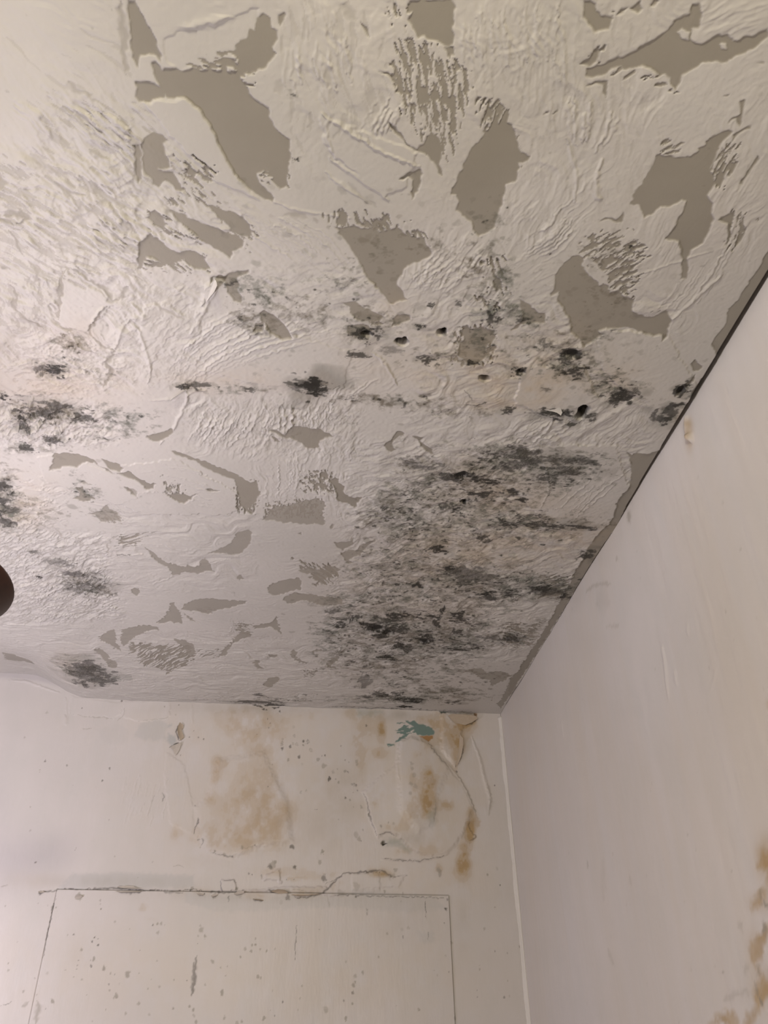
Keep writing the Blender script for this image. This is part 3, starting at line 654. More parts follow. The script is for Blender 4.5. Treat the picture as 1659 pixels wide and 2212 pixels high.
def family(a, b, n, width, amp, seed):
    a, b = P('PX '+a), P('PX '+b); r = np.random.RandomState(seed)
    for i in range(n):
        f = (i+r.rand()*0.8)/n
        q = a*(1-f)+b*f
        lo, hi = r.rand()*0.35, 1-r.rand()*0.35
        t = np.linspace(lo, hi, 6)*(len(a)-1); k = np.arange(len(a))
        q = np.stack([np.interp(t, k, q[:, 0]), np.interp(t, k, q[:, 1])], 1)+r.randn(1, 2)*3
        C.stroke('height', q, width*0.8*(0.7+0.6*r.rand()), amp*(0.5+0.9*r.rand()), warp=1.5)


family('325,832 390,750 470,690 560,648', '430,838 530,780 640,745 760,722', 26, .0014, .0011, 1)
family('460,470 560,520 690,600', '600,455 700,500 775,590', 16, .0014, .0007, 2)
family('395,965 425,915 445,875', '500,975 545,925 562,880', 22, .0014, .0015, 3)
family('560,865 575,900 560,950', '735,860 720,900 730,950', 24, .0014, .0013, 4)
family('570,985 575,1040 570,1080', '650,985 652,1030 645,1080', 8, .0013, .0008, 5)
family('90,940 120,915 150,900', '135,975 180,950 235,925', 10, .0022, .0019, 6)
family('60,1280 100,1262 170,1250', '70,1330 150,1310 220,1290', 12, .0019, .0017, 7)
family('10,1180 40,1165 80,1150', '40,1260 80,1240 130,1225', 12, .0019, .0016, 8)
family('830,200 790,260 770,300', '900,200 865,250 850,290', 6, .0018, .0012, 9)
family('610,100 600,160 620,210', '780,60 790,130 800,200', 12, .0022, .0009, 10)
family('1120,520 1180,480 1230,420', '1130,590 1220,540 1290,450', 12, .0015, .0009, 11)
family('1000,10 1000,80 1005,150', '1230,10 1225,100 1230,180', 20, .0020, .0007, 12)
family('1210,200 1215,280 1230,330', '1350,220 1340,280 1290,340', 8, .0024, .0010, 13)
family('1380,700 1440,640 1500,560', '1500,690 1560,600 1620,480', 10, .0017, .0008, 14)
family('880,600 930,560 960,520', '920,640 1000,600 1060,540', 12, .0016, .0009, 15)
family('700,880 720,850 740,820', '760,860 790,840 830,815', 5, .0016, .0011, 16)
family('1060,960 1110,930 1150,900', '1180,960 1260,930 1330,890', 10, .0017, .0010, 17)
family('1180,1100 1230,1050 1290,1000', '1230,1140 1290,1090 1350,1040', 8, .0013, .0008, 18)
family('500,1325 520,1345 510,1375', '480,1320 495,1345 485,1375', 5, .0016, .0008, 19)
family('220,430 300,480 380,520', '120,470 220,540 330,580', 12, .0022, .0013, 20)
family('120,230 200,300 260,350', '190,210 290,290 420,380', 12, .0026, .0013, 21)
family('0,230 60,260 100,330', '60,200 110,260 140,330', 5, .0030, .0012, 22)
family('280,1010 330,1000 380,1000', '170,1280 230,1275 300,1270', 6, .0012, .0008, 23)
family('330,990 420,1010 500,1050', '370,1080 430,1100 520,1110', 9, .0013, .0007, 24)

thick = 0.0011+0.0004*noise(A_/0.06, B_/0.06, 3)
hgt *= (1-0.92*bare_and_shade)
hgt += thick*(1-bare_and_shade)
hgt += 0.0025*noise(A_/0.22, B_/0.22, 2)+0.00012*noise(A_/0.004, B_/0.004, 1)*(1-bare_and_shade)

# ---- mould: clouds of density, then specks and spots inside them
for t in """-80,880,70,50,.7 -140,1080,90,60,.6 -60,760,50,40,.4 -260,1000,90,60,.35 640,650,120,40,.36 620,690,90,28,.6 560,640,60,36,.30 540,700,50,24,.4 770,600,50,44,.45 690,590,70,40,.2 985,560,95,70,.28 1085,600,50,70,.38
1070,660,60,34,.65 840,690,70,26,.6 785,722,34,20,.95 1030,740,50,36,.7 920,770,80,26,.45 1180,740,110,34,.45 1235,768,40,18,.85 1230,790,70,26,.75
1345,852,50,24,.75 1300,815,50,30,.55 1110,800,60,20,.35 1180,893,50,12,.75 1255,895,34,14,.6 1440,893,28,22,.8 1488,840,16,30,.7 880,865,150,14,.5 760,864,120,13,.6
960,890,100,14,.55 880,870,40,10,.7 1330,830,70,40,.35 680,828,36,15,.85 560,840,60,12,.5 410,832,40,10,.7 470,838,70,12,.45
100,895,75,26,.85 70,885,60,30,.6 190,905,90,28,.65 300,910,70,24,.35 140,740,40,26,.7 110,800,28,18,.9 210,805,40,16,.6 150,770,50,30,.45 45,968,26,12,.8 110,975,60,10,.5
5,1090,40,50,.75 40,1110,60,40,.5 10,1050,30,40,.6 170,1255,60,26,.75 200,1275,40,18,.8 110,1215,50,20,.35 190,1450,45,20,.97 150,1440,40,24,.6 220,1465,60,12,.5
180,950,110,20,.45 170,1030,30,16,.5 190,1065,40,18,.6 230,1110,40,18,.5 130,1110,40,30,.25
890,1130,110,60,.62 850,1110,60,40,.7 1000,1035,90,24,.85 1050,1070,140,60,.70 1130,985,90,34,.92 1080,1000,60,30,.6 1240,1010,90,34,.75 1210,1030,60,24,.8 1050,1010,50,24,.6
885,1000,40,18,.75 870,1060,60,22,.55 1120,1130,150,36,.65 1190,1130,110,16,.7 1010,1170,150,40,.45 1000,1245,120,34,.8 1100,1265,120,32,.8 1200,1272,60,22,.85 930,1210,90,30,.45
830,1235,60,30,.6 850,1290,150,34,.65 760,1310,50,20,.6 850,1350,110,36,.85 900,1385,110,30,.8 1010,1345,80,28,.7 980,1390,80,24,.65 730,1370,50,36,.75 760,1420,80,30,.45
830,1440,90,34,.6 960,1450,130,46,.5 850,1510,110,12,.75 960,1500,90,18,.55 1110,1380,60,20,.55 620,1512,70,9,.6 1040,1290,120,30,.4 1180,1340,40,16,.2 800,1190,40,20,.5 740,1240,50,20,.3
500,615,50,24,.6 600,940,70,14,.25 750,910,70,14,.3 900,960,120,24,.2 1300,560,90,40,.35 1310,650,80,50,.25 1050,480,40,30,.35 830,520,90,40,.35 1150,690,30,24,.5 1190,1440,40,12,.2 1270,1200,18,12,.8 1290,720,60,12,.4""".split():
    x, y, rx, ry, v = [float(q) for q in t.split(',')]
    C.blob('dens', (x, y), rx, ry, v)
D = C.field('dens')
n1 = fbm(A_/0.030, B_/0.024, 3, 3); n2 = fbm(A_/0.011, B_/0.008, 5, 3); n3 = fbm(A_/0.0042, B_/0.0036, 2, 2)
stain = C.field('stain'); black = C.field('black')
far = sstep(0.7, 1.9, B_)
n4 = fbm(A_/0.020, B_/0.013, 1, 3)*far+n2*(1-far)
m = D*0.92+0.80*n4+0.22*n3+0.34*n1+0.08*noise(A_/0.0022, B_/0.0022, 6)
gate = sstep(0.05, 0.22, D)
crest = np.clip(step_rise*0.9, 0, 1)
tone = 0.27*sstep(0.44, 0.50, m)+0.22*sstep(0.62, 0.67, m)+0.22*sstep(0.82, 0.87, m)+0.16*sstep(1.0, 1.05, m)
stain[:] = np.maximum(stain, tone*gate*(1-0.7*crest))
stain[:] = np.maximum(stain, 0.12*np.clip(D-0.12, 0, 1)*np.clip(0.7+1.2*n1, 0, 1.2))
mk = D*0.80+1.0*fbm(A_/0.010, B_/0.0065, 7, 3)+0.2*n3
black[:] = np.maximum(black, (0.42*sstep(0.90, 0.94, mk)+0.35*sstep(1.06, 1.10, mk))*gate*(1-0.7*crest))

r = np.random.RandomState(21)
pp = r.rand(60000, 2)*[1.3, 1.65]+[-0.72, 0.42]
ii = np.clip(np.searchsorted(C.a, pp[:, 0]), 0, len(C.a)-1); jj = np.clip(np.searchsorted(C.b, pp[:, 1]), 0, len(C.b)-1)
keep = r.rand(len(pp)) < D[jj, ii]**1.5*0.34
for (x, y), dn in zip(pp[keep], D[jj, ii][keep]):
    sz = (0.0010+0.0042*r.rand()**2.4)*(1+0.5*(y > 1.2))
    k = r.rand()
    C.spot('stain', (x, y), sz*(1+0.5*r.rand()), sz, r.rand()*0.6-0.3, 0.30+0.60*r.rand()*dn, 0.6 if k < 0.25 else 0.0, 0.4, r.randint(8), 0.35)
    if k > 0.90: C.spot('black', (x, y), sz*0.7, sz*0.5, 0, 0.75, 0, 0.5, r.randint(8), 0.2)
# grey round blooms on the clean filler round the middle
for l, n, rr in (("PX 480,440 1250,440 1300,760 520,700", 260, .0045), ("PX 540,700 1000,700 1000,860 560,840", 90, .004), ("PX 30,960 300,940 300,1120 30,1120", 70, .004),
                 ("PX 1180,500 1440,560 1420,760 1200,760", 90, .004), ("PX 700,1180 1250,1180 1180,1480 720,1480", 160, .004), ("PX -10,60 1659,0 1659,500 0,500", 60, .0022),
                 ("PX 1280,700 1520,700 1450,960 1280,960", 60, .004), ("PX 0,600 300,600 300,860 0,860", 80, .0022), ("PX 250,1050 760,1050 700,1500 100,1480", 60, .0020)):
    q = to_ceiling(P(l)); lo, hi = q.min(0), q.max(0)
    for _ in range(n):
        c = lo+(hi-lo)*r.rand(2)
        s0 = rr*(0.3+0.9*r.rand()**1.5)
        C.spot('stain', c, s0*1.2, s0, r.rand()-0.5, 0.10+0.26*r.rand(), 0.5*r.rand(), 0.45, r.randint(8), 0.5)

core = []
# hand-placed dark cores (picture x, y, half-width, half-height, strength)
for t in """680,830,30,13,.96 690,842,14,8,.9 655,832,24,8,.7 785,720,24,13,.8 800,716,14,7,.9 792,742,4,3,.95 775,766,16,6,.75 845,757,16,6,.4 925,780,14,6,.8 915,772,10,4,.7 1020,783,12,4,.9
910,706,8,4,.85 930,658,6,4,.8 1235,763,17,9,.85 1125,802,12,8,.85 1245,797,16,8,.85 1217,803,8,4,.9 1175,745,9,8,.6 1345,850,22,10,.9 1330,862,14,10,.8 1362,846,12,8,.7 1185,890,28,9,.88 1205,895,12,6,.9
1435,893,17,13,.75 1440,905,10,8,.85 1460,876,13,5,.85 1470,842,12,8,.85 1232,915,10,5,.8 1180,838,8,3,.5 1120,802,8,5,.9 1275,897,12,8,.75 1100,885,10,5,.8
110,806,16,8,.92 120,800,10,6,.9 85,800,8,8,.6 5,856,9,6,.95 90,890,40,9,.75 120,880,30,8,.7 45,902,9,6,.9 47,922,8,8,.85 60,925,6,10,.7 55,968,14,6,.8 112,952,14,6,.7 180,906,16,6,.75
905,1000,30,10,.55 985,1030,26,10,.8 995,1025,14,7,.95 1018,1027,8,5,.9 965,1035,20,5,.75 1030,1036,10,5,.9 1060,1043,14,4,.9 1003,1085,8,5,.97 985,1103,7,5,.9 1045,1068,20,5,.85 960,1095,12,6,.7
1130,985,40,12,.7 1110,1000,30,12,.55 1250,990,40,7,.7 1200,990,30,6,.6 1210,1025,40,10,.7 1260,995,30,6,.75 1170,1035,14,5,.75 1215,998,14,6,.7 1125,1080,10,4,.9 1105,1065,12,5,.85 1090,1130,24,5,.9 1150,1133,36,4,.8 1240,1137,30,4,.85 1040,1165,14,6,.8
945,1192,14,6,.9 970,1230,12,5,.9 900,1265,10,4,.9 1010,1245,40,10,.6 990,1240,30,8,.6 1050,1285,12,3,.97 1060,1292,18,5,.8 1100,1280,14,3,.9 1105,1287,12,3,.85 1170,1275,18,6,.85 1200,1280,20,7,.6 1220,1290,12,4,.85
810,1355,18,9,.95 835,1365,12,8,.95 850,1360,22,7,.85 795,1352,10,6,.9 825,1377,16,4,.9 860,1330,16,5,.9 845,1342,22,5,.75 925,1330,20,4,.9 953,1322,4,8,.9 980,1328,20,5,.9 990,1338,14,4,.85 938,1345,10,8,.85 912,1385,14,7,.93 925,1380,12,7,.9 862,1395,9,6,.93 875,1402,16,6,.8
832,1420,14,3,.93 850,1428,10,2,.9 990,1403,26,2.5,.95 1030,1400,10,4,.85 735,1350,10,5,.85 755,1340,3,8,.85 740,1338,16,2,.8 770,1335,8,6,.8 985,1365,10,5,.8 1060,1375,18,5,.6 1105,1378,12,6,.7 720,1320,10,5,.6 860,1265,6,2,.9
835,1504,14,3,.9 880,1514,20,4,.95 895,1513,12,4,.95 860,1500,9,3,.85 875,1527,12,2,.95 980,1518,12,3,.75 790,1506,12,3,.75 815,1500,10,3,.7 845,1480,14,4,.6 785,1472,14,10,.5
195,1450,30,12,.7 170,1460,18,10,.55 220,1455,20,8,.65 180,1478,14,4,.75 215,1470,20,6,.7 150,1445,8,5,.5 170,1240,26,5,.65 215,1268,20,12,.55 180,1268,24,8,.4 75,1192,9,3,.6 130,1215,20,6,.45 85,1247,4,2,.9 545,1515,40,3,.7 590,1523,14,3,.8
632,205,4,4,.6 644,345,3,2.5,.8 560,1500,8,2,.7 405,835,14,5,.85 440,833,20,4,.7 535,840,10,4,.7 520,690,6,4,.6 990,655,6,5,.6 1128,690,10,6,.7 1075,690,6,6,.8 1060,682,10,12,.75 1362,535,4,3,.9 1270,1202,12,8,.8 12,1050,10,10,.8 4,1085,8,8,.8 10,1130,14,8,.7 2,1120,6,6,.8 35,1100,12,5,.5 20,1105,14,8,.45""".split():
    x, y, rx, ry, v = [float(q) for q in t.split(',')]
    q = to_ceiling([(x, y), (x+rx, y), (x, y+ry)])
    ra = np.hypot(*(q[1]-q[0])); rb = np.hypot(*(q[2]-q[0])); an = math.atan2(*(q[1]-q[0])[::-1])
    core.append((q[0], ra, rb, v))
    C.spot('stain', q[0], ra*1.9, rb*1.9, an, v*0.55, 0, 0.8, r.randint(8), 0.7)

for c, ra, rb, v in core:     # each core is broken at its edge and grainy inside
    pad = max(ra, rb)*1.9; sl = C.win(np.array([c]), pad)
    x, y = A_[sl]-c[0], B_[sl]-c[1]
    if not x.size: continue
    q = 1.22-np.sqrt((x/ra)**2+(y/rb)**2)+1.9*fbm(A_[sl]/(ra*.8), B_[sl]/(rb*.8), 2, 3)+0.35*n3[sl]
    mm = v*(0.62*sstep(0, .10, q)+0.38*sstep(.30, .42, q))
    black[sl] = np.maximum(black[sl], mm*(1-0.5*crest[sl]))

# dark thin lines in the filler: cracks and shadowed lips
for l, w, v in (("T6 400,810 430,780 460,750", .0009, .8), ("T5 1340,955 1400,965 1450,950 1480,935", .0012, .9), ("T5 1340,870 1380,900 1400,930", .0009, .7),
                ("T5 430,855 500,858 545,835", .0008, .7), ("T8 1660,690 1580,670 1510,650", .0012, .7), ("T8 1450,655 1500,700 1570,730", .0012, .85),
                ("T8 0,1360 60,1340 150,1365 190,1390", .0022, .55), ("T8 0,1395 80,1400 170,1412", .0022, .8), ("T8 250,1350 310,1330 400,1325", .0022, .6),
                ("T8 430,1420 560,1405 700,1420 850,1428 1000,1430 1200,1440 1400,1450", .0030, .55), ("T7 1490,1390 1560,1392 1659,1395", .003, .5), ("T7 1170,1365 1300,1362 1450,1368", .003, .35),
                ("T7 140,1215 170,1245 210,1250", .002, .4), ("T4 90,900 130,910 200,925", .0009, .6), ("C3 610,700 680,790 770,880", .0012, .7), ("T4 120,1060 150,1100 200,1150", .0016, .8),
                ("T9 360,280 430,262 470,245", .0012, .75), ("T9 0,700 60,740", .0012, .7), ("T9 0,240 100,240 190,245", .0012, .6), ("T6 730,870 800,860 850,850", .0009, .4),
                ("T6 310,650 340,690 370,750", .001, .6), ("T6 430,1060 300,1090", .0008, .3), ("T7 750,440 800,438 840,432", .0015, .8)):
    C.stroke('black', P(l), w, v, add=False, warp=1.6, breaks=0.5)

# tan damp stains
for t in """1000,790,260,70,.35 1110,820,120,40,.5 1330,820,60,40,.45 1190,770,70,50,.4 1060,870,60,14,.6 1480,920,30,50,.5 1170,850,60,30,.4 520,820,110,30,.35 130,840,150,40,.35 160,720,60,40,.3
1080,1080,130,40,.6 1130,1160,150,50,.6 970,1190,120,50,.45 1050,1010,100,30,.4 880,1260,160,50,.35 930,1170,50,30,.35 1040,1230,160,40,.3 900,1330,180,40,.25 30,1110,70,40,.5 60,1060,70,40,.25 410,830,50,20,.3 1250,1150,60,40,.3 850,660,40,30,.25 150,1440,40,30,.35""".split():
    x, y, rx, ry, v = [float(q) for q in t.split(',')]
    C.blob('tan', (x, y), rx, ry, v)
tan = C.field('tan'); tan *= np.clip(0.75+0.8*n1+0.3*n2, 0, 1.2)
for l in lines("PX 1380,140 1659,60 1659,320 1430,300\nPX 690,340 860,360 890,410 720,420\nPX 1100,380 1290,380 1250,540 1090,520\nPX 640,950 830,960 800,1130 600,1080"):
    C.poly('pale', P(l), 0.5, 0.03)

# drilled holes, gouges: pressed up into the board
for x, y, rx, ry, dep in ((955, 718, 11, 7, .014), (871, 738, 11, 8, .014), (862, 736, 8, 6, .006), (792, 722, 12, 6, .006), (1046, 816, 11, 6, .010), (1257, 890, 11, 14, .016), (1237, 764, 15, 8, .004), (1003, 1085, 7, 4, .008),
                          (1470, 842, 8, 8, .003), (1125, 802, 9, 5, .004), (998, 1025, 12, 6, .004), (815, 1357, 14, 6, .004), (837, 1367, 10, 6, .004), (915, 1386, 12, 5, .005)):
    q = to_ceiling([(x, y), (x+rx, y), (x, y+ry)])
    ra = np.hypot(*(q[1]-q[0])); rb = np.hypot(*(q[2]-q[0]))
    ra, rb = ra*1.2, rb*1.2
    C.spot('pit', q[0], ra, rb, 0, dep/0.02, 0, 0.25, 1, 0.35)
    C.spot('black', q[0], ra*0.95, rb*0.95, 0, 0.97, 0, 0.3, 1, 0.4)
hgt -= C.field('pit')*0.02

# open joint along the right wall, wider towards the camera
jw = np.interp(B_, [0.5, 0.9, 1.02, 1.10, 1.16, 1.22, 1.95, 2.0, 2.03], [.0075, .0075, .006, .005, .0, .0022, .0020, .0016, 0])
slot = sstep(0, 0.0007, jw-(XR-A_)-0.0008)
hgt -= 0.018*slot
black[:] = np.maximum(black, slot*0.97)
bare_and_shade[:] = np.maximum(bare_and_shade, slot)
# the ceiling lifts at its far left end, where it meets the back wall
xk = to_ceiling([(185, 1500)])[0, 0]
lift = sstep(0, 0.16, xk-A_)*sstep(0.35, 0.02, YB-B_)*0.058
hgt -= lift.astype(np.float32)

ceiling = structure(C.build('ceiling', lambda a, b, h: np.stack([a, b, CEIL+0.0012-h], -1), ['bare_and_shade', 'stain', 'black', 'tan', 'pale'], M_CEIL, True))

# ================================================================ BACK WALL and the board let into it
bx0 = to_back([(120, 1941)])[0, 0]; bx1 = to_back([(975, 2060)])[0, 0]; bz1 = to_back([(640, 1930)])[0, 1]


def paint_wall(w):
    A, B = w.A, w.B
    h = w.field('height')
    h += 0.0016*noise(A/0.25, B/0.2, 1)+0.00025*fbm(A/0.02, B/0.08, 2)
    # ochre damp
    for t in """470,1650,15,18,1.0 468,1680,13,22,.85 455,1725,16,18,.65 540,1760,80,70,.62 560,1730,60,70,.62 600,1760,40,40,.6 580,1700,36,36,.5 500,1800,80,36,.6 560,1820,90,26,.5 440,1815,28,26,.55 455,1828,24,10,.8 380,1800,16,22,.5
    560,1580,60,50,.6 520,1560,40,30,.5 590,1560,30,28,.45 560,1640,70,60,.35 680,1545,40,12,.55 420,1600,20,40,.25 500,1550,70,30,.35 450,1860,50,20,.4 620,1885,80,16,.55 680,1890,50,10,.55
    925,1690,18,34,1.0 920,1730,20,40,.95 900,1750,24,24,.7 890,1700,14,50,.45 910,1640,20,40,.4 960,1740,24,14,.7 1020,1765,14,24,.9 1014,1800,12,22,.85 1005,1840,18,30,.8 1000,1870,18,26,.8 990,1900,30,30,.4
    1000,1560,28,18,.85 1010,1552,16,10,.9 960,1580,60,40,.6 985,1610,20,30,.75 985,1650,12,24,.5 940,1560,40,20,.5 825,1580,10,30,.7 820,1630,24,16,.5 770,1600,20,40,.45 800,1560,30,40,.4 900,1560,30,14,.5 780,1650,20,50,.3
    880,1770,20,30,.5 820,1720,30,20,.35 810,1730,16,16,.4 850,1790,30,14,.4 960,1680,30,50,.25 960,1800,50,40,.25 900,1840,60,16,.45 740,1910,50,12,.4 760,1540,20,16,.45 720,1720,30,80,.2 945,1880,12,16,.6 800,1880,40,12,.45 820,1890,30,8,.6
    310,1960,11,10,.7 305,1966,10,6,.5 325,1985,14,6,.45 340,2010,16,22,.4 430,1925,60,14,.35 545,1930,30,16,.55 560,1935,14,10,.6 640,1930,40,14,.5 690,1925,40,10,.5 170,2060,30,30,.25 190,2050,14,40,.2 400,2140,60,60,.15 700,2140,120,60,.15""".split():
        x, y, rx, ry, v = [float(q) for q in t.split(',')]
        w.blob('ochre', (x, y), rx, ry, v*0.9, power=1.2)
    oc = w.field('ochre')
    nA = fbm(A/0.035, B/0.045, 4, 4); nB = fbm(A/0.012, B/0.014, 6, 3)
    oc[:] = np.clip(oc*(0.70+0.75*nA+0.25*nB), 0, 1)**1.1
    oc[:] = np.clip(0.44*oc+0.09*sstep(.20, .24, oc)+0.10*sstep(.40, .44, oc)+0.10*sstep(.6, .63, oc)-0.02, 0, 1)
    oc *= 1+0.65*sstep(to_back([(700, 1700)])[0, 0], to_back([(780, 1700)])[0, 0], A)
    for l, v in (("W2 500,560 560,550 605,575 600,610 560,640 530,690 490,720 485,640", .4), ("W3 1290,160 1305,200 1270,230 1220,275 1160,290 1200,250 1260,200", .5),
                 ("W3 1220,1210 1270,1180 1300,1215 1280,1250 1230,1280", .55), ("W3 1240,1080 1290,1000 1330,1080 1320,1140 1270,1140 1230,1130", .5),
                 ("W3 1170,1440 1230,1270 1260,1330 1220,1440 1150,1480 1120,1440", .45), ("W3 850,720 940,700 965,760 940,900 900,960 850,990 830,970 860,900", .4),
                 ("W2 440,1330 480,1290 540,1205 550,1230 510,1280 460,1330", .4), ("W5 870,190 960,160 1050,170 1040,190 950,200 880,210", .35), ("W5 590,320 660,330 640,360", .5)):
        w.poly('ochre', P(l), v, 0.0025, 2.0)
    # cream cast round the damp and on the board
    for t in """560,1700,260,200,.8 900,1700,170,200,.95 900,1690,120,150,.6 700,1560,400,40,.6 300,2100,500,130,.55 800,2100,300,140,.55 60,1900,60,20,.5 970,1900,120,60,.6""".split():
        x, y, rx, ry, v = [float(q) for q in t.split(',')]
        w.blob('cream', (x, y), rx, ry, v)
    w.field('cream')[:] *= np.clip(0.8+0.8*nA, 0, 1)
    # teal undercoat showing, rust below it
    for l in lines("""W3 700,225 735,235 770,228 800,252 860,265 920,295 948,320 930,350 880,360 840,360 800,350 760,330 770,310 735,290 760,275 700,245
W3 640,380 700,335 725,335 700,360 650,400 600,420 605,405
W3 540,420 570,425 605,435 600,445 545,445
W3 620,240 690,245 690,255 620,250
W3 610,315 690,290 700,300 640,315
W3 985,140 1050,130 1060,155 1000,160"""):
        w.poly('teal', P(l), 0.95, 0.0012, 1.5)
    w.streak('teal', P("W3 600,220 820,230 840,370 680,370 600,330"), -12, .55, .03, .005, .02, 3, 0.95)
    for l, v in (("W3 500,1290 560,1240 640,1250 700,1290 740,1350 720,1350 650,1300 560,1290", .35), ("W3 870,1020 940,1000 940,1100 920,1150 890,1130", .25), ("W3 280,120 500,135 510,155 400,190 280,185", .25)):
        w.poly('teal', P(l), v, 0.006, 2.0)
    w.poly('rust', P("W3 805,360 850,362 930,355 925,380 890,415 860,395"), 0.95, 0.0012)
    w.poly('rust', P("W3 1280,155 1308,165 1305,212 1285,190"), 0.8, 0.0012)
    # cool pale patches
    for l, v in (("W1 1140,370 1210,240 1400,220 1440,270 1410,320 1420,380 1340,400", .36), ("W1 1440,345 1490,355 1515,400 1490,430 1450,430 1420,400", .95), ("W1 1420,265 1470,255 1465,275 1415,295", .8),
                 ("W4 620,150 1100,140 1659,160 1659,270 870,270 500,280", .45), ("W5 0,310 400,340 700,370 800,340 1260,350 1659,350 1659,440 1000,440 600,470 300,470 0,400", .30), ("W6 550,640 700,650 700,730 600,740", .3), ("W6 0,290 700,340 800,450 500,480 0,450", .3), ("W1 830,300 1000,250 1100,300 1060,420 880,430", .10),
                 ("W5 720,150 800,110 815,160 800,240 750,170", .0)):
        w.poly('cool', P(l), v*0.8, 0.004, 2.0)
    # ------- relief of blistered and lifted paint
    h += 0.012*np.exp(-(((A-to_back([(900, 1700)])[0, 0])/0.09)**2+((B-to_back([(900, 1700)])[0, 1])/0.13)**2))
    for l, v, e in (("W3 330,830 370,930 385,1040 420,1130 455,1215 500,1190 600,1190 760,1340 900,1390 1050,1360 1180,1200 1270,980 1180,770 1060,640 950,500 880,420 760,370 650,400 620,600", .0035, .006),
                    ("W3 640,400 760,370 880,420 1060,640 1010,760 950,900 940,1100 800,1180 650,1000 625,640", .003, .010),
                    ("W3 1000,165 1290,180 1290,215 1190,275 1160,360 1185,450 1120,620 1050,540 1000,480", .004, .006), ("W3 980,0 1310,160 1305,205 1250,180 1060,160 990,165", -.002, .002),
                    ("W2 310,960 350,1060 310,1190 430,1330 640,1390 850,1300 1150,1250 1100,900 900,500 520,560 420,900", .0028, .010),
                    ("W5 300,200 430,200 440,290 310,300", .0018, .0012), ("W5 1150,330 1260,230 1350,150 1659,130 1659,300 1260,340", .0016, .003), ("W6 0,150 260,130 330,190 460,160 400,260 0,290", .0016, .003),
                    ("W1 590,160 700,185 900,195 960,215 1030,170 1050,80 600,10", .0010, .002), ("W1 1170,230 1400,215 1450,180 1450,60 1050,60 1050,200", .0010, .002),
                    ("W1 1560,580 1640,900 1659,1200 1450,1100 1400,700 1420,500", .0010, .003), ("W5 500,290 900,300 930,350 1160,320 1230,260 870,260", .0022, .002), ("W5 700,150 800,110 820,230 760,200 660,200", .0022, .0016)):
        sl, d = w.sdf(to_back(P(l)), 0.02, 1.5)
        if d.size: h[sl] += v*sstep(e, -e, d)
    for l, wd_, v in (("W3 1260,360 1340,580 1375,760 1420,880 1400,1030", .0045, .0022), ("W3 1050,600 1180,760 1290,1000", .003, .0016), ("W3 480,1410 700,1425 860,1420 1060,1365", .003, .0020), ("W1 550,170 560,230 565,265", .006, .0018),
                      ("W1 545,20 565,60 570,180", .003, .0010), ("C2 150,580 460,590 850,735 1100,810", .0025, .0020), ("W3 635,400 615,560 625,700 640,760", .003, .0016), ("W2 290,90 300,250", .004, .0008)):
        w.stroke('height', P(l), wd_, v)
    r2 = np.random.RandomState(5)
    for _ in range(40):   # wrinkles beside the damp patch
        x, y = 270+r2.rand()*95, 1670+r2.rand()*90
        w.stroke('height', np.array([(x, y), (x+r2.randn()*3-4, y+8+6*r2.rand()), (x-6-r2.rand()*6, y+18+16*r2.rand())]), .0016, .0007*(r2.rand()+.3))
